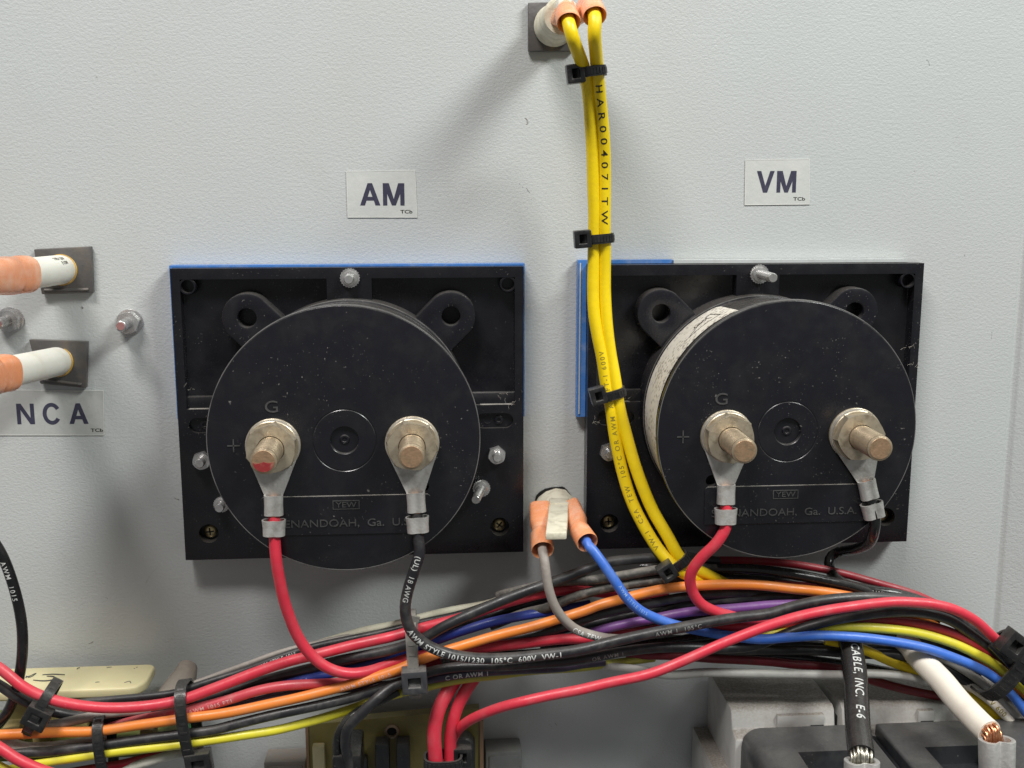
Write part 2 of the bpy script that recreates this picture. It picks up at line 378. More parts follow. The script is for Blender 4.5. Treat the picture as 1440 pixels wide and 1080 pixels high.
def threaded(b, p, axis, r, L, pitch=.7, n=18, depth=.06):
    prof = [(0, r)]; x = 0
    while x < L-.8:
        prof += [(x+pitch*.25, r*(1-depth)), (x+pitch*.75, r)]; x += pitch
    prof += [(L-.25, r*.98), (L, r*.84)]
    b.lathe(p, axis, prof, n)

def bcrimp(L, hw, hh, n=36, notch=.30, front=(0, -1, 0)):
    """outline of a folded crimp: flattened circle with a fold on the camera side (x right, y depth)"""
    pts = []
    for k in range(n):
        a = 2*math.pi*k/n; da = (a + math.pi/2 + math.pi) % (2*math.pi) - math.pi
        r = 1 - notch*1.25*math.exp(-(da/.24)**2)
        pts.append((hw*r*math.copysign(abs(math.cos(a))**.75, math.cos(a)), hh*r*math.copysign(abs(math.sin(a))**.85, math.sin(a))))
    return pts
def crimp(b, p0, p1, hw0, hh0, hw1, hh1, wall=.5, notch=.3, n=36):
    """hollow folded barrel from p0 to p1"""
    p0, p1 = Vector(p0), Vector(p1); t = (p1-p0).normalized(); rx = Vector((0, 1, 0)).cross(t); rx = -rx.normalized() if rx.x < 0 else rx.normalized()
    ry = Vector((0, 1, 0)) - t*t.y; ry.normalize()
    def ring(p, hw, hh): return [p + rx*x + ry*y for x, y in bcrimp(1, hw, hh, n, notch)]
    m = (p0+p1)/2
    b.rings([ring(p0, hw0, hh0), ring(m, (hw0+hw1)/2*.97, (hh0+hh1)/2*.97), ring(p1, hw1, hh1), ring(p1, hw1-wall, hh1-wall), ring(m, (hw0+hw1)/2-wall, (hh0+hh1)/2-wall), ring(p0, hw0-wall, hh0-wall)], closed=True)

RB, DF = 39.4, 44.0           # case radius and depth of its rear face
def build_meter(name, X, Z, label, kind):
    R = thing(name, (X, 0, Z), label, 'panel meter', world=False)
    WX, HZ, D = 55.0, 47.2, 8.0
    # bezel: stepped tray
    xs = [-WX, -52.2, -7.0, 7.0, 52.2, WX]; zs = [-HZ, 2.6, 6.2, 43.8, HZ]
    def h(i, j):
        xm = (xs[i]+xs[i+1])/2; zm = (zs[j]+zs[j+1])/2
        if zm < 2.6: return D
        if abs(xm) > 52.2 or zm > 43.8 or (abs(xm) < 7 and zm > 6): return D
        return 3.2 if zm > 6.2 else 6.2
    bm = bmesh.new()
    cache = {}
    def V(x, d, z):
        k = (round(x, 3), round(d, 3), round(z, 3))
        if k not in cache: cache[k] = bm.verts.new((x, -d, z))
        return cache[k]
    nx, nz = len(xs)-1, len(zs)-1
    H = [[h(i, j) for j in range(nz)] for i in range(nx)]
    B0 = 1.6
    levels = sorted({B0, 3.2, 6.2, D})
    def wallq(a, b_, lo, hi):
        ls = [l for l in levels if lo <= l <= hi]
        for l0, l1 in zip(ls, ls[1:]):
            bm.faces.new([V(a[0], l0, a[1]), V(b_[0], l0, b_[1]), V(b_[0], l1, b_[1]), V(a[0], l1, a[1])])
    for i in range(nx):
        for j in range(nz):
            for dd in (H[i][j], B0):
                bm.faces.new([V(xs[i], dd, zs[j]), V(xs[i+1], dd, zs[j]), V(xs[i+1], dd, zs[j+1]), V(xs[i], dd, zs[j+1])])
            for (di, dj, a, b_) in ((1, 0, (xs[i+1], zs[j]), (xs[i+1], zs[j+1])), (0, 1, (xs[i], zs[j+1]), (xs[i+1], zs[j+1]))):
                ii, jj = i+di, j+dj
                hn = H[ii][jj] if ii < nx and jj < nz else B0
                if hn != H[i][j]: wallq(a, b_, min(hn, H[i][j]), max(hn, H[i][j]))
            if i == 0: wallq((xs[0], zs[j]), (xs[0], zs[j+1]), B0, H[i][j])
            if j == 0: wallq((xs[i], zs[0]), (xs[i+1], zs[0]), B0, H[i][j])
    bmesh.ops.recalc_face_normals(bm, faces=bm.faces)
    bmesh.ops.dissolve_limit(bm, angle_limit=.01, verts=bm.verts, edges=bm.edges)
    bz = finish(bm, bpy.data.meshes.new('bezel'), 'bezel', BLACKB, R, bevel=.45, seg=2)
    c = MB()
    for sx in (-1, 1):
        c.lathe((sx*47.2, -4.2, -38.4), (0, -1, 0), [(0, 3.0), (3.2, 3.0), (6, 3.7)], 28)
        c.lathe((sx*50.0, -1.0, 41.6), (0, -1, 0), [(0, 1.9), (10, 1.9)], 18)
        capsule_cut(c, sx*45.6, -2.6, 3.6, 2.5, 6.4, 10)
    cut = c.build('cutter', None, merge=False); cut.parent = R; cut.location = (0, 0, 0)
    # cutter was recentred: rebuild at origin
    bpy.data.objects.remove(cut); cut = c.build('cutter', None, R, merge=False)
    boolean(bz, cut)
    # slot pins and corner studs
    for sx in (-1, 1):
        b = MB(); b.lathe((sx*47.0, -6.3, -2.6), (0, -1, 0), [(0, 1.5), (.5, 1.5), (.7, 1.2), (.7, .7), (.2, .6), (.2, 0)], 18); b.build('slot_rivet', BLACK, R)
        b = MB(); b.lathe((sx*43.4, -6.3, -2.6), (0, -1, 0), [(0, 1.4), (.25, 1.4), (.25, 1.15), (0, 1.1)], 18); b.build('slot_ring', BLACK, R)
        b = MB(); rr = [(0, 2.7), (4.6, 2.7), (4.9, 2.5), (4.9, 2.05), (.6, 1.95)]
        b.lathe((sx*50.0, -3.0, 41.6), (0, -1, 0), rr, 20); b.build('corner_boss', BLACKB, R)
        b = MB()
        b.lathe((sx*47.2, -4.0, -38.4), (0, -1, 0), [(0, 2.15), (1.3, 2.15), (1.9, 1.5), (2.05, 0)], 22); s = b.build('screw', BRASS, R)
        b = MB()
        for a in (.5+sx*.4, .5+sx*.4+math.pi/2):
            dx, dz = math.cos(a), math.sin(a)
            b.prism([(sx*47.2+dx*1.25+dz*.24, -38.4+dz*1.25-dx*.24), (sx*47.2+dx*1.25-dz*.24, -38.4+dz*1.25+dx*.24), (sx*47.2-dx*1.25-dz*.24, -38.4-dz*1.25+dx*.24), (sx*47.2-dx*1.25+dz*.24, -38.4-dz*1.25-dx*.24)], 5.6, 6.08)
        b.build('cross_recess', HOLE, s)
        # mounting ear: capsule lobe with a hole
        cx, cz = sx*31.8, 31.8; b = MB(); n = 40; o = []; hh = []
        ux, uz = sx*.7071, .7071
        for k in range(n):
            a = 2*math.pi*k/n; px, pz = 7.8*math.cos(a), 7.8*math.sin(a)
            hh.append((cx+2.9*math.cos(a), cz+2.9*math.sin(a)))
            along = px*ux+pz*uz
            if along < 0: px -= ux*9; pz -= uz*9
            o.append((cx+px, cz+pz))
        b.prism(o, 3.1, 10.2, hh); b.build('mounting_ear', BLACK, R, bevel=.5, seg=2)
    # dust lying along the step
    for x0, x1 in ((-51.5, -41), (41, 51.2)):
        b = MB(); b.box(x0, x1, -7.9, -6.25, 2.63, 2.72); b.build('dust_ledge', LEDGE, R)
    # case (turned): ring, recess and pin in the middle of its rear face
    b = MB()
    prof = [(0, 37.6), (9.6, 37.6), (10.0, 37.4), (10.2, 36.9), (DF-3.0-2.6, 38.4), (DF-3-2.3, RB), (DF-3-.7, RB), (DF-3-.35, RB-.1), (DF-3-.1, RB-.35), (DF-3, RB-.7), (DF-3, 9.35), (DF-3.12, 9.2), (DF-3.12, 9.0), (DF-3, 8.85), (DF-3, 4.2), (DF-3.2, 4.0), (DF-4.1, 3.9), (DF-4.1, 1.5), (DF-3.7, 1.2), (DF-3.7, .75), (DF-4.0, .6), (DF-4.0, 0)]
    b.lathe((0, -3.0, 0), (0, -1, 0), prof, 128)
    case = b.build('case', BLACK, R, angle=30)
    c = MB()
    for x, z in ((-22.6, -14.6), (22.4, -14.2)): c.lathe((x, -(DF-5), z), (0, -1, 0), [(0, 1.75), (10, 1.75)], 20)
    cut = c.build('cutter', None, R, merge=False); boolean(case, cut)
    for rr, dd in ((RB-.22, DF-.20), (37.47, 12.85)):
        b = MB(); b.rings([[Vector(((rr+.16*math.cos(t))*math.cos(a), -dd-.16*math.sin(t), (rr+.16*math.cos(t))*math.sin(a))) for t in [k*math.pi/3 for k in range(6)]] for a in [2*math.pi*j/120 for j in range(120)]], closed=True); b.build('rim_highlight', RIMHI, case)  # pale rings painting a highlight along the rim and the flange line
    # nameplate panel on the face
    b = MB(); y = DF
    pl = [(-24.0, -16.5), (24.0, -16.5), (24.6, -17.1), (24.6, -28.2), (-24.6, -28.2), (-24.6, -17.1)]
    b.prism(pl, DF-.5, DF+.42); b.build('nameplate', BLACK, R, bevel=.12, seg=1)
    b = MB(); b.box(-23.8, 23.8, -DF-.40, -DF-.05, -16.49, -16.40); b.build('dust_ledge', LEDGE, R)
    def emboss(body, x, z, h, w=None, d=DF, nm='raised_lettering', bold=.0, mat=EMB):
        vs, fs = text_geo(body, h, w, bold, .12); m = MB(); m.add([(x+v.x, -d-.14-v.z, z+v.y) for v in vs], fs, False); m.build(nm, mat, R)
    emboss('YEW', -3.0, -19.9, 1.7, 6.0, DF+.42)
    b = MB()
    for (x0, x1, z0, z1) in ((-3.9, 3.9, -18.05, -17.8), (-3.9, 3.9, -20.5, -20.25), (-3.9, -3.65, -20.25, -18.05), (3.65, 3.9, -20.25, -18.05)): b.box(x0, x1, -DF-.62, -DF-.3, z0, z1)
    b.build('logo_frame', EMB, R)
    emboss('SHENANDOAH,  Ga.  U.S.A.', -22.4, -25.7, 2.35, 44.6, DF+.42)
    emboss('G', -22.3, 8.6, 3.6, 3.7)
    b = MB(); b.box(-33.4, -29.8, -DF-.25, -DF+.1, -1.18, -.86); b.box(-31.8, -31.45, -DF-.25, -DF+.1, -2.9, .9); b.build('plus_mark', EMB, R)
    # blue shipping film round the upper edge
    if kind == 'AM':
        b = MB(); b.prism([(-55.85, -1), (-55.85, 47.95), (55.6, 47.95), (55.6, -2), (55.05, -2), (55.05, 47.3), (-55.05, 47.3), (-55.05, -1)], .4, 5.0); b.build('protective_film', BLUEF, R)
    else:
        b = MB(); b.prism([(-58.0, -3), (-58.0, 48.5), (-27, 48.5), (-27, 47.35), (-55.1, 47.35), (-55.1, -3)], .4, 3.5)
        f = b.build('protective_film', BLUEF, R)
        b = MB(); b.prism([(-57.4, -2), (-57.4, 47.6), (-57.0, 47.6), (-57.0, -2)], 3.5, 3.9); b.build('film_fold', CLEARF, f)
        b = MB(); b.prism([(-26.9, 48.4), (50, 48.3), (51.5, 47.35), (-26.9, 47.35)], .4, 4.5); b.build('film_edge', CLEARF, R)
    # terminals
    tx = (-20.4, 19.5) if kind == 'AM' else (-18.6, 20.4)
    tz = -1.0 if kind == 'AM' else -.9
    for i, x in enumerate(tx):
        b = MB(); b.lathe((x, -DF-.02, tz), (0, -1, 0), [(0, 7.9), (.7, 7.9), (.9, 7.6), (.9, 4), (0, 4)], 32); b.build('washer', TAN, R)
        b = MB(); b.lathe((x, -DF-1.92, tz), (0, -1, 0), [(0, 7.55), (.55, 7.55), (.75, 7.3), (.75, 4)], 32); b.build('washer', TAN, R)
        b = MB(); hexnut(b, x, tz, 7.65, DF+2.7, DF+5.7, 3.9, .35+.5*i+(.3 if kind == 'VM' else 0)); b.build('terminal_nut', TAN, R, angle=25)
        b = MB(); L = 20.5 if (kind, i) != ('AM', 1) else 18.5
        p = Vector((x, -DF+1, tz)); threaded(b, p, (0, -1, 0), 3.72, L, .95, 28, .06); st = b.build('terminal_stud', STUD, R, angle=18)
        b = MB(); e = -DF+1-L; b.lathe((x, e+.02, tz), (0, -1, 0), [(0, 3.1), (.12, 3.0), (.12, 0)], 28); b.build('stud_end', STUDEND, st)
        if kind == 'AM' and i == 0:
            b = MB(); P = [(x+2.85*math.cos(a), tz-.2+2.7*math.sin(a)) for a in [math.pi+math.pi*k/14 for k in range(15)]] + [(x+1.2, tz-.5), (x, tz-.1), (x-1.4, tz-.6)]
            b.prism(P, -e+.1, -e+.22); b.build('paint_dab', REDPAINT, st)
    # small fixings on the bezel
    def fixing(x, z, d, L, star, r=2.6, tilt=(0, 0)):
        b = MB()
        if star:
            n = 44; P = [(x+(r*(1.0 if k % 2 else 1.09))*math.cos(2*math.pi*k/n), z+(r*(1.0 if k % 2 else 1.09))*math.sin(2*math.pi*k/n)) for k in range(n)]
            b.prism(P, d, d+.8); b.lathe((x, -d-.8, z), (0, -1, 0), [(0, r*.85), (.9, r*.8), (1.1, r*.55)], 20); nm = 'star_washer'
        else:
            hexnut(b, x, z, r, d, d+2.3, 1.3, .3); nm = 'small_nut'
        w = b.build(nm, ZINC, R, angle=30)
        b = MB(); threaded(b, (x, -d-.4, z), (tilt[0], -1, tilt[1]), 1.5, L, .55, 16, .10); b.build('screw_end', ZINC, R, angle=50)
    fixing(.3, 44.0, 8, 6.0 if kind == 'AM' else 14.5, True, 2.9, (0, 0))
    fixing(46.2, -13.8, 8, 4.8, False, 3.0); fixing(-48.0, -13.8, 8, 4.8, False, 3.0)
    if kind == 'AM':
        fixing(41.2, -25.0, 8, 11.0, True, 2.7, (-.22, -.08)); fixing(-42.6, -28.6, 8, 4.5, True, 2.4)
    if kind == 'VM':
        # paper label wrapped round the side of the case
        b = MB(); n = 48; a0, a1 = math.radians(112), math.radians(206); rows = []
        for k in range(n+1):
            a = a0+(a1-a0)*k/n; r = []
            for dd, off in ((13.8, .10), (13.8, .28), (36.8, .28), (36.8, .10)):
                rad = 36.9+1.5*(dd-13.2)/25.2+off
                sl = 1.2*math.sin(k*.9)*0
                r.append(Vector((rad*math.cos(a), -(dd+(2.0 if k < 1 else 0)), rad*math.sin(a))))
            rows.append(r)
        b.rings(rows); lb = b.build('paper_label', LABELT, R, angle=60)
        # triangular printed mark
        def onside(a, dd, off=.34):
            rad = 36.9+1.5*(dd-13.2)/25.2+off; return Vector((rad*math.cos(a), -dd, rad*math.sin(a)))
        b = MB(); A = [(math.radians(118), 31), (math.radians(136), 30.5), (math.radians(120), 21.5)]
        for (p, q) in zip(A, A[1:]+A[:1]):
            pts = [onside(p[0]+(q[0]-p[0])*t/6, p[1]+(q[1]-p[1])*t/6, .30) for t in range(7)]; b.tube(pts, .13, 5)
        vs, fs = text_geo('YEW', 2.2, 6.5, .02); b.add([onside(math.radians(131.5)-v.x/39, 24.2+v.y*1.0+ (131.5-118)*0, .32) for v in vs], fs, False)
        b.build('label_mark', INKB, lb)
    return R
AMX, VMX = -62.0, 68.9
build_meter('ammeter', AMX, 0, 'black round-backed meter below the AM label, no paper label on its case', 'AM')
build_meter('voltmeter', VMX, .3, 'black round-backed meter below the VM label, cream paper label around its case', 'VM')

# ---------------------------------------------------------------- wires
def rmm(d, dia): return dia/2
def px_path(pts): return spline([U(*p) for p in pts])
def wire_print(parent, path, body, s0, h, mat, r, reverse=False, spacing=1.0, bold=.01, roll=0.0, wide=1.0):
    P = path[::-1] if reverse else path
    fr = frames(P); L = [0]
    for a, b in zip(P, P[1:]): L.append(L[-1]+(b-a).length)
    vs, fs = text_geo(body, h, None, bold, 0, spacing)
    bm = bmesh.new(); bv = [bm.verts.new(v) for v in vs]
    for f in fs:
        try: bm.faces.new([bv[i] for i in f])
        except ValueError: pass
    for k in range(-2, 10):                    # enough cuts for the letters to bend round the wire
        bmesh.ops.bisect_plane(bm, geom=bm.verts[:]+bm.edges[:]+bm.faces[:], plane_co=(0, h*(k+.5)/7, 0), plane_no=(0, 1, 0))
    bm.verts.index_update(); vs = [v.co.copy() for v in bm.verts]; fs = [tuple(v.index for v in f.verts) for f in bm.faces]; bm.free()
    out = []
    for v in vs:
        s = s0+v.x*wide; j = 0
        s = min(max(s, 0), L[-1]-.01)
        lo, hi = 0, len(L)-1
        while hi-lo > 1:
            m = (lo+hi)//2
            if L[m] <= s: lo = m
            else: hi = m
        f = (s-L[lo])/max(L[hi]-L[lo], 1e-9)
        p = P[lo].lerp(P[hi], f); o = fr[lo][2].lerp(fr[hi][2], f).normalized(); t = fr[lo][1].lerp(fr[hi][1], f).normalized()
        # face the print towards the front of the panel
        up = o.cross(t); a = (v.y-h*.5)/r + roll
        out.append(p + (o*math.cos(a)+up*math.sin(a))*(r+.035))
    m = MB(); m.add(out, fs, False); return m.build('wire_print', mat, parent, merge=False)

def wire(name, label, mat, dia, pts, group='wires of the harness', prints=(), world_pts=None):
    path = spline(world_pts) if world_pts else px_path(pts)
    b = MB(); b.tube(path, dia/2, 14)
    if not prints:
        o = b.build(name, mat, angle=60, merge=False); tag(o, label, 'wire', group); return o, path
    R = thing(name, path[0], label, 'wire', group); b.build('insulation', mat, R, angle=60, merge=False)
    for pr in prints: wire_print(R, path, r=dia/2, **pr)
    return R, path

def ring_lead(name, label, mat, dia, X, Z, tdir, pts, prints=(), red=False):
    """lead ending in a ring terminal on the stud at X,Z; tdir = px of barrel end"""
    R = thing(name, (X, -DF, Z), label, 'wire', 'leads of the two meters')
    d0, d1 = DF+.95, DF+1.85
    be = U(*tdir); c = Vector((X, 0, Z)); a = Vector((be.x-X, 0, be.z-Z)); L = a.length; a.normalize(); s = Vector((a.z, 0, -a.x))
    if s.x < 0: s = -s
    n = 48; o = []; hh = []
    neck = 15.0
    for k in range(n):
        th = 2*math.pi*k/n; v = a*math.cos(th)+s*math.sin(th)
        hh.append(c+v*3.85)
        if math.cos(th) > .40:
            f = math.tan(th)/2.2913*1.0
            o.append(c + a*neck + s*(max(-1, min(1, math.sin(th)/.9165))*2.6))
        else: o.append(c+v*7.7)
    b = MB(); b.prism([(p.x, p.z) for p in o], d0, d1, [(p.x, p.z) for p in hh])
    rt = b.build('ring_terminal', TIN, R, angle=40)
    p0 = c+a*(neck-.6); p0.y = -(DF+2.1); p1 = c+a*(neck+5.2); p1.y = -(DF+2.4); p2 = c+a*(neck+6.6); p2.y = -(DF+2.6); p3 = c+a*(neck+11.2); p3.y = -(DF+2.9)
    b = MB(); crimp(b, p0, p1, 2.75, 1.9, 2.75, 2.0, .5, .18); b.build('wire_crimp', TIN, rt, angle=40)
    b = MB(); crimp(b, p2, p3, 3.45, 2.5, 3.15, 2.35, .5, .18); b.build('insulation_crimp', TIN, rt, angle=40)
    b = MB(); b.tube([p0+a*.3, p0+a*1.2, p1+a*.4], 1.2, 10); b.build('conductor', COPPER, R)
    st = p1+a*.4; mid = p3+a*1.0
    path = spline([st, p2+a*1.5, mid] + [U(*p) for p in pts])
    b = MB(); b.tube(path, dia/2, 14); b.build('insulation', mat, R, angle=60, merge=False)
    for pr in prints: wire_print(R, path, r=dia/2, **pr)
    return R

# leads of the meters
ring_lead('meter_lead', 'red lead looping down from the left terminal of the AM meter into the harness', RED, 3.4, AMX-20.4, -1.0, (386, 752, 46),
          [(388, 785, 47), (394, 818, 46), (403, 856, 44.5), (419, 895, 43), (438, 921, 42.2), (461, 939, 41.5), (488, 947, 40), (518, 944, 37.5), (560, 930, 34.5), (620, 917, 33), (679, 911, 33.5), (735, 905, 34), (790, 899, 34), (835, 898, 33.5), (885, 891, 33), (940, 884, 33), (1000, 882, 33), (1060, 878, 33), (1120, 872, 32), (1210, 870, 31)])
ring_lead('meter_lead', 'black printed lead curling down from the right terminal of the AM meter', BLK, 3.4, AMX+19.5, -1.0, (588, 745, 46),
          [(590, 775, 48), (582, 802, 48), (573, 830, 47), (569, 858, 46.5), (577, 885, 46), (597, 905, 45), (624, 918, 44), (658, 925, 43.5), (707, 926, 43), (762, 922, 43), (818, 914, 43), (859, 904, 43), (904, 894, 43), (948, 884, 43), (993, 875, 42.5), (1037, 868, 42), (1080, 863, 41.5), (1111, 855, 41), (1153, 846, 40.5), (1194, 841, 39.5), (1240, 840, 38), (1290, 845, 36), (1340, 866, 34), (1400, 912, 33), (1460, 960, 33)],
          prints=[dict(body='(UL)  18 AWG', s0=12.5, h=1.65, mat=WHITEP, spacing=1.1, roll=-.1), dict(body='AWM STYLE 1015/1230  105°C  600V  VW-1', s0=36.5, h=1.75, mat=WHITEP, spacing=1.12, bold=.02), dict(body='AWM 1  105°C', s0=116, h=1.4, mat=DIMP, spacing=1.2)])
ring_lead('meter_lead', 'red lead curving from the left terminal of the VM meter into the harness', RED, 3.4, VMX-18.6, -.6, (1019, 738, 46),
          [(1008, 762, 47), (986, 784, 45.5), (972, 806, 44), (972, 826, 42.5), (984, 848, 41.5), (1007, 861, 40), (1034, 868, 37.5), (1080, 874, 33.5), (1140, 880, 31)])
ring_lead('meter_lead', 'short black lead bending behind the VM meter from its right terminal', BLKG, 3.4, VMX+20.4, -.6, (1229, 730, 46),
          [(1229, 748, 45), (1222, 763, 38), (1203, 772, 28), (1180, 776, 20), (1169, 783, 19), (1167, 797, 21), (1174, 810, 25), (1190, 821, 28), (1225, 830, 31), (1260, 836, 32), (1300, 848, 31), (1350, 874, 30), (1400, 912, 29), (1460, 955, 29)],
          prints=[dict(body='T-1  AWM', s0=60.0, h=1.35, mat=WHITEP, spacing=1.2)])

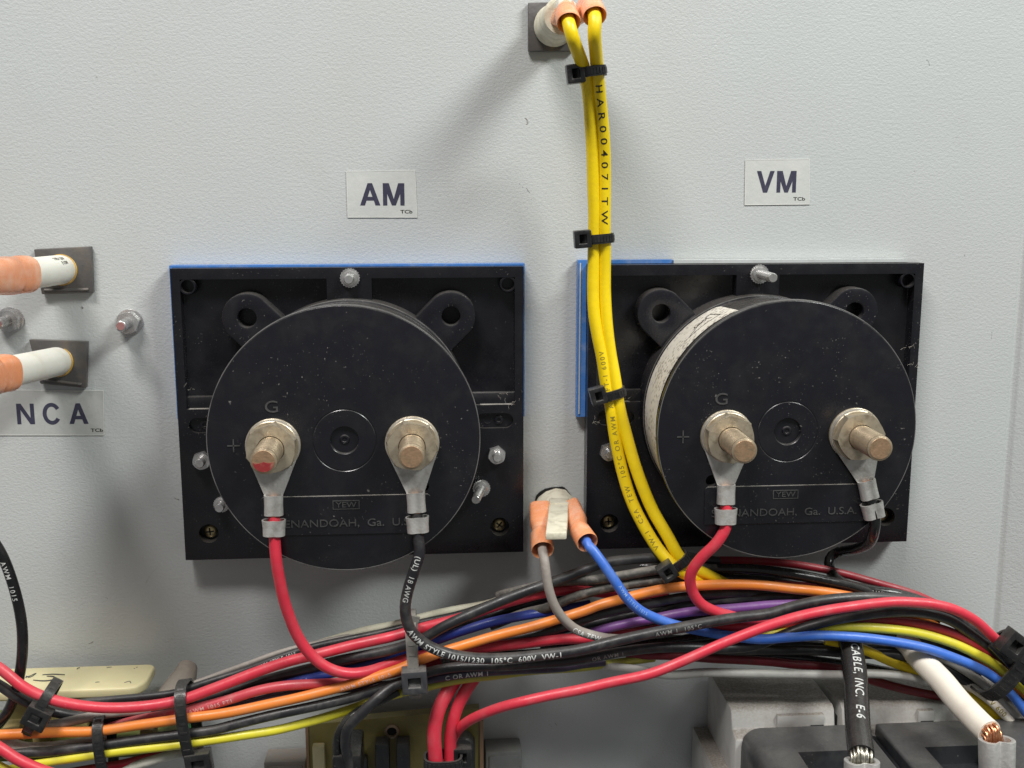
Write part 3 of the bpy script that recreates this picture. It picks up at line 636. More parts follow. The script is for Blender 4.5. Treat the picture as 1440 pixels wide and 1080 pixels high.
# harness wires, traced where they run; last number is the distance from the wall
HW = [
 ('red_wire', 'thick red wire topmost along the left half of the harness', RED, 3.3, [(-40, 915, 38), (0, 941, 39), (31, 966, 39.5), (72, 984, 40), (126, 994, 40), (189, 995, 39), (252, 985, 38), (300, 968, 37), (363, 945, 36), (405, 931, 36), (447, 920, 36), (502, 906, 35.5), (560, 893, 35), (610, 879, 34), (657, 866, 32), (700, 851, 30), (745, 838, 29.5), (783, 832, 30), (827, 832, 29), (880, 838, 27), (940, 842, 26)], ()),
 ('red_wire', 'dusty red wire just above the orange wire in the left half of the harness', PINKR, 3.1, [(140, 1026, 32), (200, 1011, 34), (252, 1001, 36), (300, 989, 36.5), (363, 971, 36.5), (405, 964, 36.5), (447, 961, 36), (474, 960, 35.5), (510, 956, 33), (560, 945, 31), (620, 930, 29)], [dict(body='AWM 1015 FT1', s0=30, h=1.3, mat=PINKP, spacing=1.2)]),
 ('orange_wire', 'orange wire running the whole length of the harness', ORANGE, 3.15, [(-40, 1033, 37), (0, 1033, 37), (63, 1032, 37.5), (135, 1028, 38), (189, 1020, 38.5), (252, 1011, 38.5), (300, 1005, 38.5), (336, 999, 38.5), (391, 988, 38.5), (447, 975, 38.5), (502, 960, 38.5), (560, 942, 38.5), (596, 927, 38.5), (634, 912, 38), (679, 899, 37.5), (734, 885, 37), (773, 874, 37), (820, 860, 37), (844, 850, 37), (889, 837, 37), (933, 828, 37), (978, 823, 37), (1022, 821, 37), (1080, 823, 37), (1111, 827, 36.5), (1167, 833, 36), (1206, 840, 35.5), (1250, 852, 34), (1300, 872, 33), (1370, 920, 32), (1460, 990, 32)], [dict(body='AWM STYLE 1015', s0=112, h=1.3, mat=PINKP, spacing=1.2)]),
 ('black_wire', 'black wire directly below the orange wire, above the yellow one at left', BLK, 3.2, [(-40, 1060, 36), (19, 1059, 36), (63, 1058, 36.5), (126, 1050, 37), (173, 1044, 37.5), (252, 1033, 38), (300, 1026, 38), (336, 1017, 38), (391, 1005, 38), (447, 993, 37.5), (502, 979, 37), (560, 960, 37), (600, 945, 37), (646, 937, 37.5), (720, 936, 38.5), (790, 931, 39), (830, 925, 39), (874, 917, 39), (918, 911, 38.5), (975, 910, 37.5), (1025, 912, 36.5), (1055, 910, 36.5), (1083, 901, 37), (1125, 884, 37.5), (1167, 872, 38), (1211, 865, 38), (1260, 861, 38), (1300, 863, 38), (1335, 872, 37.5), (1362, 889, 37), (1390, 910, 36.5), (1420, 935, 36), (1470, 975, 36)], [dict(body='OR AWM 1', s0=192, h=1.3, mat=DIMP, spacing=1.2)]),
 ('yellow_wire', 'lemon yellow wire at the lower left edge of the harness', YELL, 2.9, [(-30, 1092, 36), (57, 1074, 37), (135, 1062, 37.5), (220, 1050, 38), (300, 1040, 38), (336, 1035, 37.5), (391, 1026, 36.5), (447, 1012, 35), (488, 998, 33), (525, 985, 31), (565, 974, 31)], ()),
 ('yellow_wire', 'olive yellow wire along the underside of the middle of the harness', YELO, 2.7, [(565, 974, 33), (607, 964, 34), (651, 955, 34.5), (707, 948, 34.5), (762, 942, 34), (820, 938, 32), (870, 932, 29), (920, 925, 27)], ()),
 ('grey_wire', 'dirty pale grey wire sagging along the bottom of the harness behind the big black cable', GREYP, 2.9, [(800, 930, 29), (840, 935, 30), (889, 941, 31), (942, 949, 31.5), (984, 946, 32), (1037, 946, 32.5), (1080, 947, 33), (1130, 948, 33.5), (1178, 949, 34), (1218, 948, 34), (1269, 951, 34), (1310, 960, 33.5), (1350, 980, 33), (1400, 1010, 33)], ()),
 ('red_wire', 'dark red wire between the black wires and the pale grey wire at lower right', DKRED, 3.0, [(880, 922, 27), (930, 922, 28), (1000, 926, 29), (1056, 929, 29.5), (1111, 933, 30), (1178, 940, 30), (1230, 957, 29), (1262, 966, 29), (1298, 974, 29), (1334, 981, 29), (1390, 998, 29)], ()),
 ('red_wire', 'bright red wire crossing in front of the harness from lower middle to the right', RED, 3.2, [(628, 1085, 27), (630, 1062, 28), (635, 1044, 30), (643, 1028, 33), (660, 1013, 38), (693, 999, 42.5), (734, 987, 46), (776, 976, 46.5), (820, 968, 47), (859, 959, 47), (918, 946, 47), (963, 929, 47), (1007, 909, 47), (1046, 893, 46.5), (1083, 879, 46), (1125, 866, 45), (1167, 857, 44), (1208, 852, 43), (1240, 849, 42.5), (1269, 848, 42), (1313, 850, 41.5), (1343, 857, 41), (1372, 873, 40), (1393, 892, 39.5), (1415, 910, 39), (1470, 948, 39)], ()),
 ('purple_wire', 'purple wire surfacing in the right half of the harness', PUR, 3.0, [(790, 900, 30), (836, 888, 33), (874, 879, 35), (918, 870, 36), (963, 862, 36.5), (1007, 857, 36.5), (1056, 853, 36.5), (1111, 848, 36), (1150, 847, 35), (1220, 850, 33)], ()),
 ('black_wire', 'greyish black wire climbing from the AM lead loop to the yellow pair', BLK, 3.2, [(440, 938, 31), (469, 930, 33), (502, 923, 35), (560, 911, 37), (596, 898, 38.5), (623, 882, 39), (665, 862, 39), (707, 845, 38.5), (748, 829, 38), (784, 816, 37), (820, 803, 35), (850, 792, 34), (889, 786, 33), (924, 784, 32), (965, 784, 29), (1010, 790, 26)], ()),
 ('black_wire', 'dusty black wire second from the top below the blue push-on connector', DUSTB, 3.0, [(700, 838, 27), (745, 826, 31), (780, 818, 33.5), (800, 816, 34.5), (833, 815, 35), (879, 809, 35), (925, 802, 34.5), (965, 799, 33), (1010, 800, 30), (1060, 802, 29)], ()),
 ('black_wire', 'dusty black wire third from the top, just above the orange wire', DUSTB, 3.0, [(690, 880, 29), (734, 864, 31), (776, 853, 33), (800, 842, 34), (844, 829, 34.5), (889, 822, 34.5), (933, 817, 34), (970, 816, 32), (1030, 818, 30)], ()),
 ('black_wire', 'black wire just below the orange wire in the middle right', BLK, 3.0, [(700, 900, 31), (760, 890, 33), (806, 877, 34.5), (844, 864, 35), (889, 853, 35), (948, 843, 35), (993, 837, 34.5), (1037, 834, 34), (1090, 838, 32), (1150, 845, 30)], ()),
 ('black_wire', 'thin dark wire between the purple and orange wires at right', BLK, 2.8, [(930, 862, 30), (970, 851, 33), (1010, 844, 34), (1056, 840, 34), (1100, 840, 34), (1150, 844, 33), (1200, 852, 32)], ()),
 ('black_wire', 'glossy black wire along the top of the harness below the VM meter', BLKG, 3.4, [(900, 797, 26), (950, 797, 28), (1000, 801, 30), (1056, 801, 32), (1111, 806, 33), (1167, 817, 33), (1205, 828, 32), (1250, 845, 31), (1320, 870, 29)], ()),
 ('red_wire', 'dull dark red wire highest at right, below the bottom rim of the VM meter', REDD, 2.6, [(980, 788, 20), (1056, 789, 21), (1111, 793, 22), (1156, 800, 23), (1194, 809, 24), (1240, 821, 25), (1269, 830, 26), (1300, 842, 26), (1350, 866, 26), (1410, 905, 27), (1470, 948, 27)], ()),
 ('red_wire', 'short stretch of red wire peeping between the orange wire and the black VM lead', RED, 2.6, [(1090, 822, 30), (1130, 824, 31), (1170, 829, 32), (1205, 838, 32.5), (1260, 853, 31)], ()),
 ('cream_wire', 'cream wire peeping out on top behind the cable tie below the AM meter', CREAMW, 2.6, [(430, 912, 24), (470, 898, 26), (510, 887, 27.5), (560, 877, 28), (590, 869, 28), (643, 858, 27.5), (680, 850, 25), (720, 838, 22)], ()),
 ('black_wire', 'thin black wire bordering the top of the harness at left', BLK, 2.3, [(100, 990, 31), (150, 984, 32), (200, 980, 32.5), (250, 974, 32.5), (280, 964, 32), (336, 945, 31), (391, 925, 30.5), (447, 908, 30.5), (502, 896, 30.5), (560, 884, 30.5), (596, 875, 30.5), (651, 862, 31), (693, 848, 31.5), (723, 836, 32), (770, 822, 31), (820, 812, 29)], [dict(body='AWM STYLE 1015', s0=58, h=1.1, mat=WHITEP, spacing=1.15)]),
 ('grey_wire', 'thin grey wire just above the thin black wire at the top left of the harness', GREYW, 1.6, [(270, 962, 28), (336, 938, 28), (391, 917, 28), (447, 903, 28), (502, 893, 28), (560, 883, 27.5), (620, 872, 26)], ()),
 ('blue_wire', 'dark blue wire glimpsed between red wires and behind the orange wire', BLUD, 3.0, [(330, 976, 30), (380, 963, 31.5), (420, 955, 32.5), (447, 950, 32.5), (500, 938, 31), (560, 920, 30), (620, 898, 31), (659, 885, 32.5), (696, 874, 33), (743, 865, 33), (775, 860, 31), (830, 850, 29)], [dict(body='AWM 1', s0=17, h=1.5, mat=BLUEP, spacing=1.1, bold=.02)]),
 ('purple_wire', 'purple-black printed wire below the orange wire, above the olive yellow one', PURB, 3.0, [(220, 1013, 31), (290, 1000, 33), (340, 990, 34), (391, 979, 34.5), (430, 974, 34), (500, 966, 32), (560, 962, 33), (607, 954, 35.5), (651, 947, 36), (718, 942, 36), (780, 938, 34), (850, 930, 31)], [dict(body='C OR AWM 1', s0=92, h=1.5, mat=WHITEP, spacing=1.15, bold=.02)]),
 ('black_wire', 'black wire in the gap between the two red wires at left', BLK, 3.2, [(120, 1004, 29), (200, 1002, 30), (280, 985, 31), (340, 966, 31.5), (400, 948, 32), (450, 936, 32), (520, 924, 30), (590, 905, 29), (660, 882, 28)], ()),
 ('black_wire', 'black wire branching down from the harness to the left clip of the olive board', BLK, 3.2, [(620, 945, 33), (585, 952, 35), (558, 962, 37.5), (532, 981, 40), (506, 1006, 41), (490, 1024, 41), (486, 1048, 39), (492, 1075, 37), (494, 1100, 36)], ()),
 ('black_wire', 'second black wire dropping beside the branching black wire to the olive board', BLKG, 3.0, [(560, 972, 32), (520, 993, 34), (490, 1012, 36), (476, 1034, 37), (474, 1058, 36), (480, 1100, 35)], ()),
 ('black_wire', 'black wire behind the thick red wire at the far left', BLK, 3.2, [(-40, 945, 35), (0, 963, 35), (25, 980, 35.5), (50, 993, 35), (85, 1003, 33), (125, 1008, 32), (170, 1008, 31)], ()),
 ('grey_wire', 'dirty grey wire emerging below the thick red wire at left', GREYW, 3.0, [(40, 1022, 33), (75, 1019, 34.5), (110, 1011, 35), (140, 1005, 34.5), (180, 1000, 32), (220, 997, 30)], ()),
 ('white_wire', 'dirty white wire under the orange wire at the left edge', DIRTY, 3.6, [(-40, 1032, 34), (0, 1040, 34.5), (30, 1050, 34.5), (70, 1050, 34), (110, 1045, 33), (150, 1040, 31)], ()),
 ('red_wire', 'red wire sweeping down across the lower left corner', RED, 3.4, [(-40, 1030, 43), (0, 1052, 43), (25, 1068, 43), (57, 1082, 42.5), (100, 1096, 42)], ()),
 ('yellow_wire', 'yellow wire end in the extreme lower left corner', YELL, 2.8, [(-40, 1062, 40), (0, 1078, 40), (30, 1094, 40)], ()),
 ('red_wire', 'dark red wire under the lemon yellow wire at lower left', REDD, 2.8, [(80, 1090, 32), (130, 1081, 33.5), (173, 1074, 34), (214, 1063, 33.5), (255, 1052, 32)], ()),
 ('white_wire', 'dirty white wire rising from the bottom edge beside the left-hand hanging tie', DIRTY, 3.0, [(150, 1096, 33.5), (183, 1080, 35), (220, 1068, 35.5), (255, 1059, 34), (285, 1052, 32)], ()),
 ('red_wire', 'thick red wire, left one of the pair dropping through a black tie', RED, 4.5, [(662, 925, 26), (646, 948, 30), (631, 970, 33.5), (617, 998, 36), (611, 1030, 37), (612, 1066, 37), (613, 1110, 36)], ()),
 ('red_wire', 'red wire, right one of the pair dropping through a black tie', RED, 4.0, [(690, 922, 26), (672, 946, 30), (655, 970, 32.5), (640, 1000, 34), (632, 1035, 34.5), (632, 1066, 34.5), (632, 1110, 34)], ()),
 ('yellow_wire', 'yellow wire running above the blue one to the tie at the right edge', YELL, 3.0, [(1060, 893, 32), (1110, 888, 34), (1144, 884, 36), (1194, 882, 37.5), (1240, 883, 38), (1298, 892, 38), (1343, 905, 38), (1372, 919, 38), (1399, 935, 38), (1426, 957, 38), (1470, 995, 38)], ()),
 ('yellow_wire', 'dull yellow wire passing behind the ivory cable at right', YEL, 3.2, [(1160, 900, 30), (1190, 905, 31), (1218, 915, 32), (1254, 931, 32.5), (1292, 946, 32.5), (1340, 968, 32), (1385, 993, 33), (1411, 1018, 35), (1428, 1045, 37), (1450, 1085, 38)], ()),
 ('red_wire', 'faded crimson wire between the black and yellow wires at right', REDD, 3.1, [(1090, 885, 31), (1150, 878, 33.5), (1210, 874, 35), (1254, 873, 35.5), (1298, 878, 36), (1334, 888, 36), (1370, 906, 36), (1410, 934, 35.5), (1470, 980, 35)], ()),
 ('black_wire', 'black wire under the blue wire and behind the big black cable', BLK, 3.4, [(960, 905, 29), (1030, 915, 30), (1085, 914, 30.5), (1140, 915, 30.5), (1200, 919, 31), (1260, 922, 32), (1310, 934, 33), (1350, 953, 33.5), (1380, 975, 33), (1430, 1015, 32)], ()),
 ('black_wire', 'black wire just above the dark red wire at lower right', BLKG, 3.2, [(1010, 915, 26), (1080, 922, 27), (1140, 928, 28), (1200, 936, 28), (1250, 946, 28), (1300, 955, 28), (1350, 975, 28)], ()),
 ('white_wire', 'greyish white wire between the blue wire and the ivory cable', GREYP, 3.0, [(1290, 915, 30), (1325, 925, 33), (1350, 938, 34), (1384, 962, 34.5), (1410, 988, 35), (1440, 1022, 35.5), (1470, 1060, 36)], ()),
 ('white_wire', 'white wire printed 600 at the right edge, right of the ivory cable', BIGW, 3.0, [(1330, 944, 31), (1364, 966, 34), (1393, 987, 36), (1414, 1008, 37), (1436, 1036, 37.5), (1470, 1085, 38)], [dict(body='V 600', s0=16, h=1.7, mat=INKF, spacing=1.2)]),
 ('black_wire', 'thick black wire leaving the right edge tie towards the frame edge', BLKG, 3.6, [(1395, 905, 40), (1415, 925, 42), (1432, 945, 42), (1470, 985, 42)], ()),
 ('black_wire', 'black wire deep behind the blue and orange wires in the centre of the harness', BLK, 3.4, [(560, 935, 24), (640, 912, 26), (720, 893, 27), (790, 884, 28), (850, 873, 29), (920, 859, 29), (1000, 850, 28), (1080, 858, 26)], ()),
 ('black_wire', 'black wire deep below the purple wire, hidden mostly by the red VM lead', BLK, 3.4, [(760, 908, 25), (830, 897, 27), (890, 880, 28), (950, 871, 28), (1020, 866, 28), (1090, 864, 28), (1160, 862, 28), (1240, 866, 27), (1310, 882, 26), (1380, 918, 26), (1450, 970, 26)], ()),
 ('black_wire', 'black wire deep between the dusty wires and the dark red one near the yellow pair', BLK, 3.2, [(620, 886, 23), (700, 862, 25), (770, 840, 26), (840, 820, 27), (900, 812, 27), (960, 810, 27), (1030, 812, 27), (1110, 818, 27), (1180, 830, 26)], ()),
 ('black_wire', 'black wire in the dark gap under the blue wire left of the big black cable', BLK, 3.4, [(850, 906, 26), (920, 900, 27), (1000, 902, 28), (1060, 907, 28), (1120, 906, 28), (1180, 910, 28), (1240, 914, 28), (1300, 922, 27)], ()),
 ('black_wire', 'black wire deep under the black printed lead in the lower middle of the harness', BLKG, 3.2, [(600, 936, 25), (680, 926, 28), (760, 918, 29), (840, 911, 29), (910, 905, 29), (980, 897, 29), (1050, 888, 28)], ()),
 ('black_wire', 'black wire deep between the crimson and yellow wires at right', BLK, 3.2, [(1080, 876, 27), (1150, 884, 29), (1220, 890, 30), (1280, 897, 30), (1330, 908, 30), (1380, 935, 30), (1440, 980, 30)], ()),
 ('black_wire', 'black wire looping down at the left edge below the NCA label', BLKG, 3.2, [(-45, 730, 38), (-18, 750, 38), (0, 775, 37.5), (14, 806, 37), (24, 841, 36.5), (30, 882, 36), (30, 916, 35.5), (27, 945, 35), (22, 975, 34), (10, 1003, 33), (-25, 1040, 32)], [dict(body='AWM  1015', s0=16, h=1.5, mat=WHITEP, spacing=1.3)]),
]
for name, label, mat, dia, pts, prints in HW: wire(name, label, mat, dia, pts, prints=prints)

# ---------------------------------------------------------------- push-on sleeves, panel lamps and their leads
def sleeve(parent, path_pts, wide, secs, name='push_on_sleeve', mat=ORG, n=28):
    """lofted insulated connector. secs: (t along path 0..1, half width, half thickness, squareness)"""
    path = spline(path_pts, .6); rings = []
    wide = Vector(wide)
    for t, hw, hh, q in secs:
        i = min(int(t*(len(path)-1)), len(path)-1); p = path[i]; tg = (path[min(i+1, len(path)-1)]-path[max(i-1, 0)]).normalized()
        w = (wide-tg*wide.dot(tg)).normalized(); h = tg.cross(w)
        ring = []
        for k in range(n):
            a = 2*math.pi*k/n; c, s = math.cos(a), math.sin(a)
            ring.append(p + w*hw*math.copysign(abs(c)**q, c) + h*hh*math.copysign(abs(s)**q, s))
        rings.append(ring)
    b = MB(); b.rings(rings, True, True); return b.build(name, mat, parent, angle=50)
SPADE = [(0, 3.9, 2.1, .55), (.08, 4.1, 2.3, .55), (.45, 4.1, 2.3, .6), (.56, 3.5, 2.5, .8), (.66, 2.9, 2.9, 1), (.72, 3.0, 3.0, 1), (.76, 3.3, 3.3, 1), (.98, 3.5, 3.5, 1), (1.0, 3.35, 3.35, 1), (.97, 2.6, 2.6, 1), (.86, 2.2, 2.2, 1), (.80, 1.9, 1.9, 1)]

def square_plate(b, px, corners, th):
    P = [U(*c, 0) for c in corners]; b.prism([(p.x, p.z) for p in P], .3, th)

# lamp at the top with the yellow pair
lamp = thing('panel_lamp', U(773, 40, 0), 'panel lamp with dark square clip plate at the top, joined to the yellow pair', 'panel lamp')
b = MB(); square_plate(b, 0, [(742, 73), (742, 5), (806, 4), (806, 73)], 2.2); pl = b.build('clip_plate', PLATE, lamp, bevel=.25)
b = MB(); b.prism([((U(772, 60, 0)).x, U(772, 60, 0).z), (U(785, 68, 0).x, U(785, 68, 0).z), (U(795, 60, 0).x, U(795, 60, 0).z)], 2.1, 2.6); b.build('clip_tongue', PLATE, pl)
c = U(778, 38, 0)
b = MB(); b.lathe((c.x, -2, c.z), (0, -1, 0), [(0, 6.3), (2, 6.4), (3, 5.8), (20, 5.6), (21, 5.2), (21, 0)], 32); b.build('lamp_body', CRMN, lamp, angle=40)
b = MB(); b.box(c.x-2, c.x+2, -30, -20, c.z-1.5, c.z+4.5); b.build('lamp_divider', WNYL, lamp, bevel=.5)
YW = 3.85
def yellow_lead(label, start, pts, prints, sl):
    R = thing('yellow_lead', U(*pts[0]), label, 'wire', 'yellow pair hanging from the top lamp')
    sleeve(R, sl, (.5, 0, 1), SPADE)
    b = MB(); e = sl[-1]; dv = (sl[-1]-sl[-2]).normalized(); path = spline([e-dv*4, e+dv*1.2]+[U(*p) for p in pts]); b.tube(path, YW/2, 16); b.build('insulation', YEL, R, angle=60, merge=False)
    for pr in prints: wire_print(R, path, r=YW/2, **pr)
cz = c.z
s1 = [Vector((c.x-.4, -17, c.z+.9)), Vector((c.x-.2, -27, c.z+.5)), Vector((c.x-.1, -35.5, c.z-1.6)), Vector((c.x+.1, -38.5, c.z-4.0))]
s2 = [Vector((c.x+6.4, -17, c.z+2.4)), Vector((c.x+7.0, -27, c.z+2.0)), Vector((c.x+7.3, -35.5, c.z+.2)), Vector((c.x+7.4, -38.5, c.z-2.2))]
yellow_lead('left wire of the yellow pair, with faded print, from top lamp to harness', c, [(806, 55, 40), (814, 77, 35.5), (822, 101, 29.5), (828, 133, 25), (831, 178, 23), (834, 240, 21), (836, 288, 20), (836, 323, 19.5), (835, 366, 19), (834, 405, 19), (836, 440, 19.5), (840, 470, 20), (846, 503, 20.5), (851, 535, 21), (858, 572, 22), (864, 612, 23), (874, 657, 25), (890, 707, 28), (912, 750, 32), (936, 785, 35), (955, 803, 35.5), (985, 815, 33), (1030, 830, 30)],
            [dict(body='VW-1  CSA  TEW  105°C OR AWM  A/B FT-1 600V', s0=31, h=1.55, mat=INKF, reverse=True, spacing=1.42, roll=.12)], s1)
yellow_lead('right wire of the yellow pair, printed in black, from top lamp to harness', c, [(836, 47, 40), (837, 66, 36.5), (839, 87, 32), (841, 107, 28.5), (844, 144, 25), (848, 189, 23), (850, 240, 21), (851, 288, 20), (851, 330, 19.5), (851, 366, 19), (851, 405, 19), (852, 440, 19.5), (855, 470, 20), (860, 503, 20.5), (866, 538, 21.5), (871, 572, 22.5), (881, 613, 24), (896, 664, 27), (916, 716, 30), (938, 753, 33), (955, 782, 34.5), (972, 798, 34.5), (990, 806, 34), (1013, 818, 32.5), (1050, 835, 30)],
            [dict(body='HAR004071TW', s0=27.5, h=2.1, mat=INKB, spacing=1.75, wide=1.43, bold=.008, roll=-.12)], s2)

# lamp between the meters
lamp = thing('panel_lamp', U(783, 697, 0), 'white panel lamp body in a ragged hole between the two meters', 'panel lamp')
c = U(781, 716, 0)
b = MB(); n = 40; ring = []
P = [(c.x-.2+(7.3+1.4*noise.noise(Vector((math.cos(2*math.pi*k/n)*2, math.sin(2*math.pi*k/n)*2, 3))))*math.cos(2*math.pi*k/n), c.z+.35+(7.35+1.4*noise.noise(Vector((math.cos(2*math.pi*k/n)*2.5, math.sin(2*math.pi*k/n)*2.5, 7))))*math.sin(2*math.pi*k/n)) for k in range(n)]
b.prism(P, .05, .35); b.build('hole_edge', HOLE, lamp)
b = MB(); b.lathe((c.x, -.2, c.z-.3), (0.02, -1, 0.02), [(0, 7.5), (3, 7.5), (6, 7.2), (9.5, 6.6), (11.5, 6.0), (12, 4.5), (12, 0)], 14, wob=.05); b.build('lamp_body', CRMN, lamp, angle=45)
b = MB()
x0 = c.x+.2
b.rings([[Vector((x0+sx*3.15-dx, -d, c.z+dz)) for sx, dz in ((-1, zl), (1, zl), (1, zh), (-1, zh))] for d, dx, zl, zh in ((9, 0, 3.2, 6.6), (30, 2.9, 4.0, 6.9), (47, 5.4, 4.6, 6.8))]); b.build('lamp_block', CRMN, lamp, bevel=.45)
b = MB(); b.box(x0-4.0, x0+2.2, -17, -15.8, c.z+6.3, c.z+7.1); b.build('block_rib', CRMN, lamp, bevel=.15)
SPADE2 = [(t, hw*.86 if t < .6 else hw*.98, hh*.98 if t < .6 else hh*.98, q) for t, hw, hh, q in SPADE]
def push_lead(name, label, mat, dia, sl, wide, pts, prints=()):
    R = thing(name, sl[0], label, 'wire', 'leads with orange push-on sleeves')
    sleeve(R, sl, wide, SPADE2)
    e = sl[-1]; dv = (sl[-1]-sl[-2]).normalized(); path = spline([e-dv*4, e+dv*1.0]+[U(*p) for p in pts])
    b = MB(); b.tube(path, dia/2, 14); b.build('insulation', mat, R, angle=60, merge=False)
    for pr in prints: wire_print(R, path, r=dia/2, **pr)
    return R
push_lead('grey_lead', 'grey-brown lead with orange push-on sleeve left of the white lamp block', GREYW, 2.9, [U(760, 712, 13), U(761, 730, 22), U(761, 755, 34), U(763, 774, 40)], (1, 0, .1),
          [(766, 792, 43), (770, 820, 44), (779, 849, 44), (793, 871, 43), (812, 887, 41.5), (838, 895, 39.5), (860, 898, 36), (885, 897, 33)], [dict(body='CSA TEW', s0=32.0, h=1.6, mat=M('bright_wire_print', (.82, .82, .80), .5, amount=.3, dirt=(.4, .37, .33), dscale=900, bumps=0), spacing=1.15, bold=.015)])
push_lead('blue_lead', 'bright blue lead with orange push-on sleeve right of the white lamp block', BLU, 3.1, [U(801, 711, 13), U(808, 728, 22), U(817, 747, 33), U(826, 763, 39)], (.8, .1, .45),
          [(836, 775, 41), (848, 791, 42.5), (862, 812, 43.5), (880, 839, 43.5), (901, 859, 42.5), (927, 872, 41), (957, 881, 39), (1000, 890, 37), (1037, 896, 37), (1072, 899, 38), (1111, 896, 39), (1153, 893, 39.5), (1194, 895, 40), (1240, 900, 40), (1269, 905, 40), (1313, 915, 40), (1358, 931, 40), (1393, 949, 40), (1418, 971, 40), (1445, 1004, 40), (1470, 1040, 40)], [dict(body='AWM STYLE 1015', s0=20, h=1.1, mat=BLUEP, spacing=1.2, roll=.35)])

# the two lamps at the left edge
for lab, corners, cc, tip, tip2, wend, wl in (
    ('panel lamp with dark square plate and white tube, upper one at the left edge', [(62, 413), (51, 350), (131, 346), (134, 411)], (87, 379), (30, 386, 36), (-32, 391, 62), [(-62, 380, 76), (-78, 300, 86), (-66, 190, 88), (-74, 60, 82), (-120, -120, 70)], 'orange-sleeved lead on the upper left white lamp tube'),
    ('panel lamp with dark square plate and white tube, lower one above the NCA label', [(60, 538), (44, 476), (126, 479), (124, 544)], (82, 508), (4, 525, 43), (-56, 537, 66), [(-92, 525, 80), (-112, 440, 92), (-120, 310, 96), (-140, 120, 90), (-200, -80, 75)], 'orange-sleeved lead on the lower left white lamp tube')):
    L_ = thing('panel_lamp', U(*cc, 0), lab, 'panel lamp')
    b = MB(); square_plate(b, 0, corners, 2.4); pl = b.build('clip_plate', PLATE, L_, bevel=.3)
    cx, cz_ = sum(c[0] for c in corners)/4, sum(c[1] for c in corners)/4
    b = MB(); q0, q1 = U(corners[0][0]+4, corners[0][1]-6, 0), U(corners[3][0]-6, corners[3][1]-5, 0); b.tube([Vector((q0.x, -2.4, q0.z)), Vector((q1.x, -2.4, q1.z))], .5, 8); b.build('spring_lip', PLATE, pl)
    p0 = U(*cc, 1.5); p1 = U(*tip); ax = (p1-p0); Lt = ax.length
    b = MB(); b.lathe(p0, ax, [(0, 4.1), (.7, 4.5), (2.0, 4.6), (Lt, 4.5), (Lt+.4, 4.2), (Lt+.4, 0)], 36); b.build('lamp_tube', WNYL, L_, angle=40)
    b = MB(); b.lathe(p0+ax.normalized()*.2, ax, [(0, 5.0), (.7, 5.0), (.9, 4.8)], 36); b.build('lamp_collar', M('amber_collar', (.55, .33, .06), .4, dirt=(.3, .2, .1), amount=.6), L_)
    if 'upper' in lab and 'left edge' in lab:
        # two small lines of print on the tube
        n_ = ax.normalized(); upv = (Vector((0, 0, 1))-n_*n_.z).normalized(); vi = CP-p0; vi = vi-n_*vi.dot(n_); sd = (vi-upv*vi.dot(upv)).normalized(); m = MB()
        for line, off, ang in (('TYPE-1 250V', 6.0, .75), ('E 1/3W', 6.0, 1.12)):
            vs, fs = text_geo(line, 1.25, None, .02); Lw = max(v.x for v in vs)
            m.add([p0 + n_*(off+(Lw-v.x)) + (upv*math.cos(ang-v.y/5.0) + sd*math.sin(ang-v.y/5.0))*4.66 for v in vs], fs, False)
        m.build('tube_print', MARK, L_, merge=False)
    R = thing('lamp_lead', p1, wl, 'wire', 'leads with orange push-on sleeves')
    p2 = U(*tip2)
    sleeve(R, [p1-ax.normalized()*1.2, p1+(p2-p1)*.4, p2], (0, 0, 1), [(0, 4.6, 4.6, .9), (0, 5.35, 5.25, .75), (.04, 5.35, 5.25, .7), (.06, 5.15, 5.05, .7), (.30, 5.2, 4.9, .6), (.36, 4.8, 4.9, .8), (.42, 5.3, 4.7, .55), (.6, 5.0, 5.0, .7), (.95, 4.8, 4.4, .8), (1, 4.6, 4.4, 1), (.98, 2.2, 2.2, 1)])
    path = spline([p2-(p2-p1)*.15, p2+(p2-p1)*.2] + [U(*w) for w in wend]); b = MB(); b.tube(path, 3.6, 14); b.build('insulation', BLK, R, angle=60, merge=False)

# weld studs with nuts on the panel
for (px, py), lab, tp in (((182, 453), 'zinc stud with hex nut on the bare panel left of the AM meter', (169, 457)), ((14, 450), 'zinc stud with hex nut at the left edge between the two white lamp tubes', (2, 456))):
    R = thing('weld_stud', U(px, py, 0), lab, 'stud', 'weld studs on the panel'); c = U(px, py, 1)
    b = MB(); b.lathe((c.x, -.05, c.z), (0, -1, 0), [(0, 4.1), (.6, 4.1), (.7, 3.9), (.7, 1)], 28); b.build('washer', ZINC, R)
    b = MB(); hexnut(b, c.x, c.z, 3.7, .75, 3.9, 1.6, .2); b.build('hex_nut', ZINC, R, angle=25)
    b = MB(); threaded(b, (c.x, 0, c.z), (0, -1, 0), 1.75, 11.5, .6, 18, .08); b.build('threaded_stud', ZINC, R, angle=50)
    b = MB(); b.lathe((c.x, -11.45, c.z), (0, -1, 0), [(0, 1.3), (.12, 1.2), (.12, 0)], 18); b.build('stud_end', M('pinkish_stud_end', (.50, .25, .24), .4, .5), R)

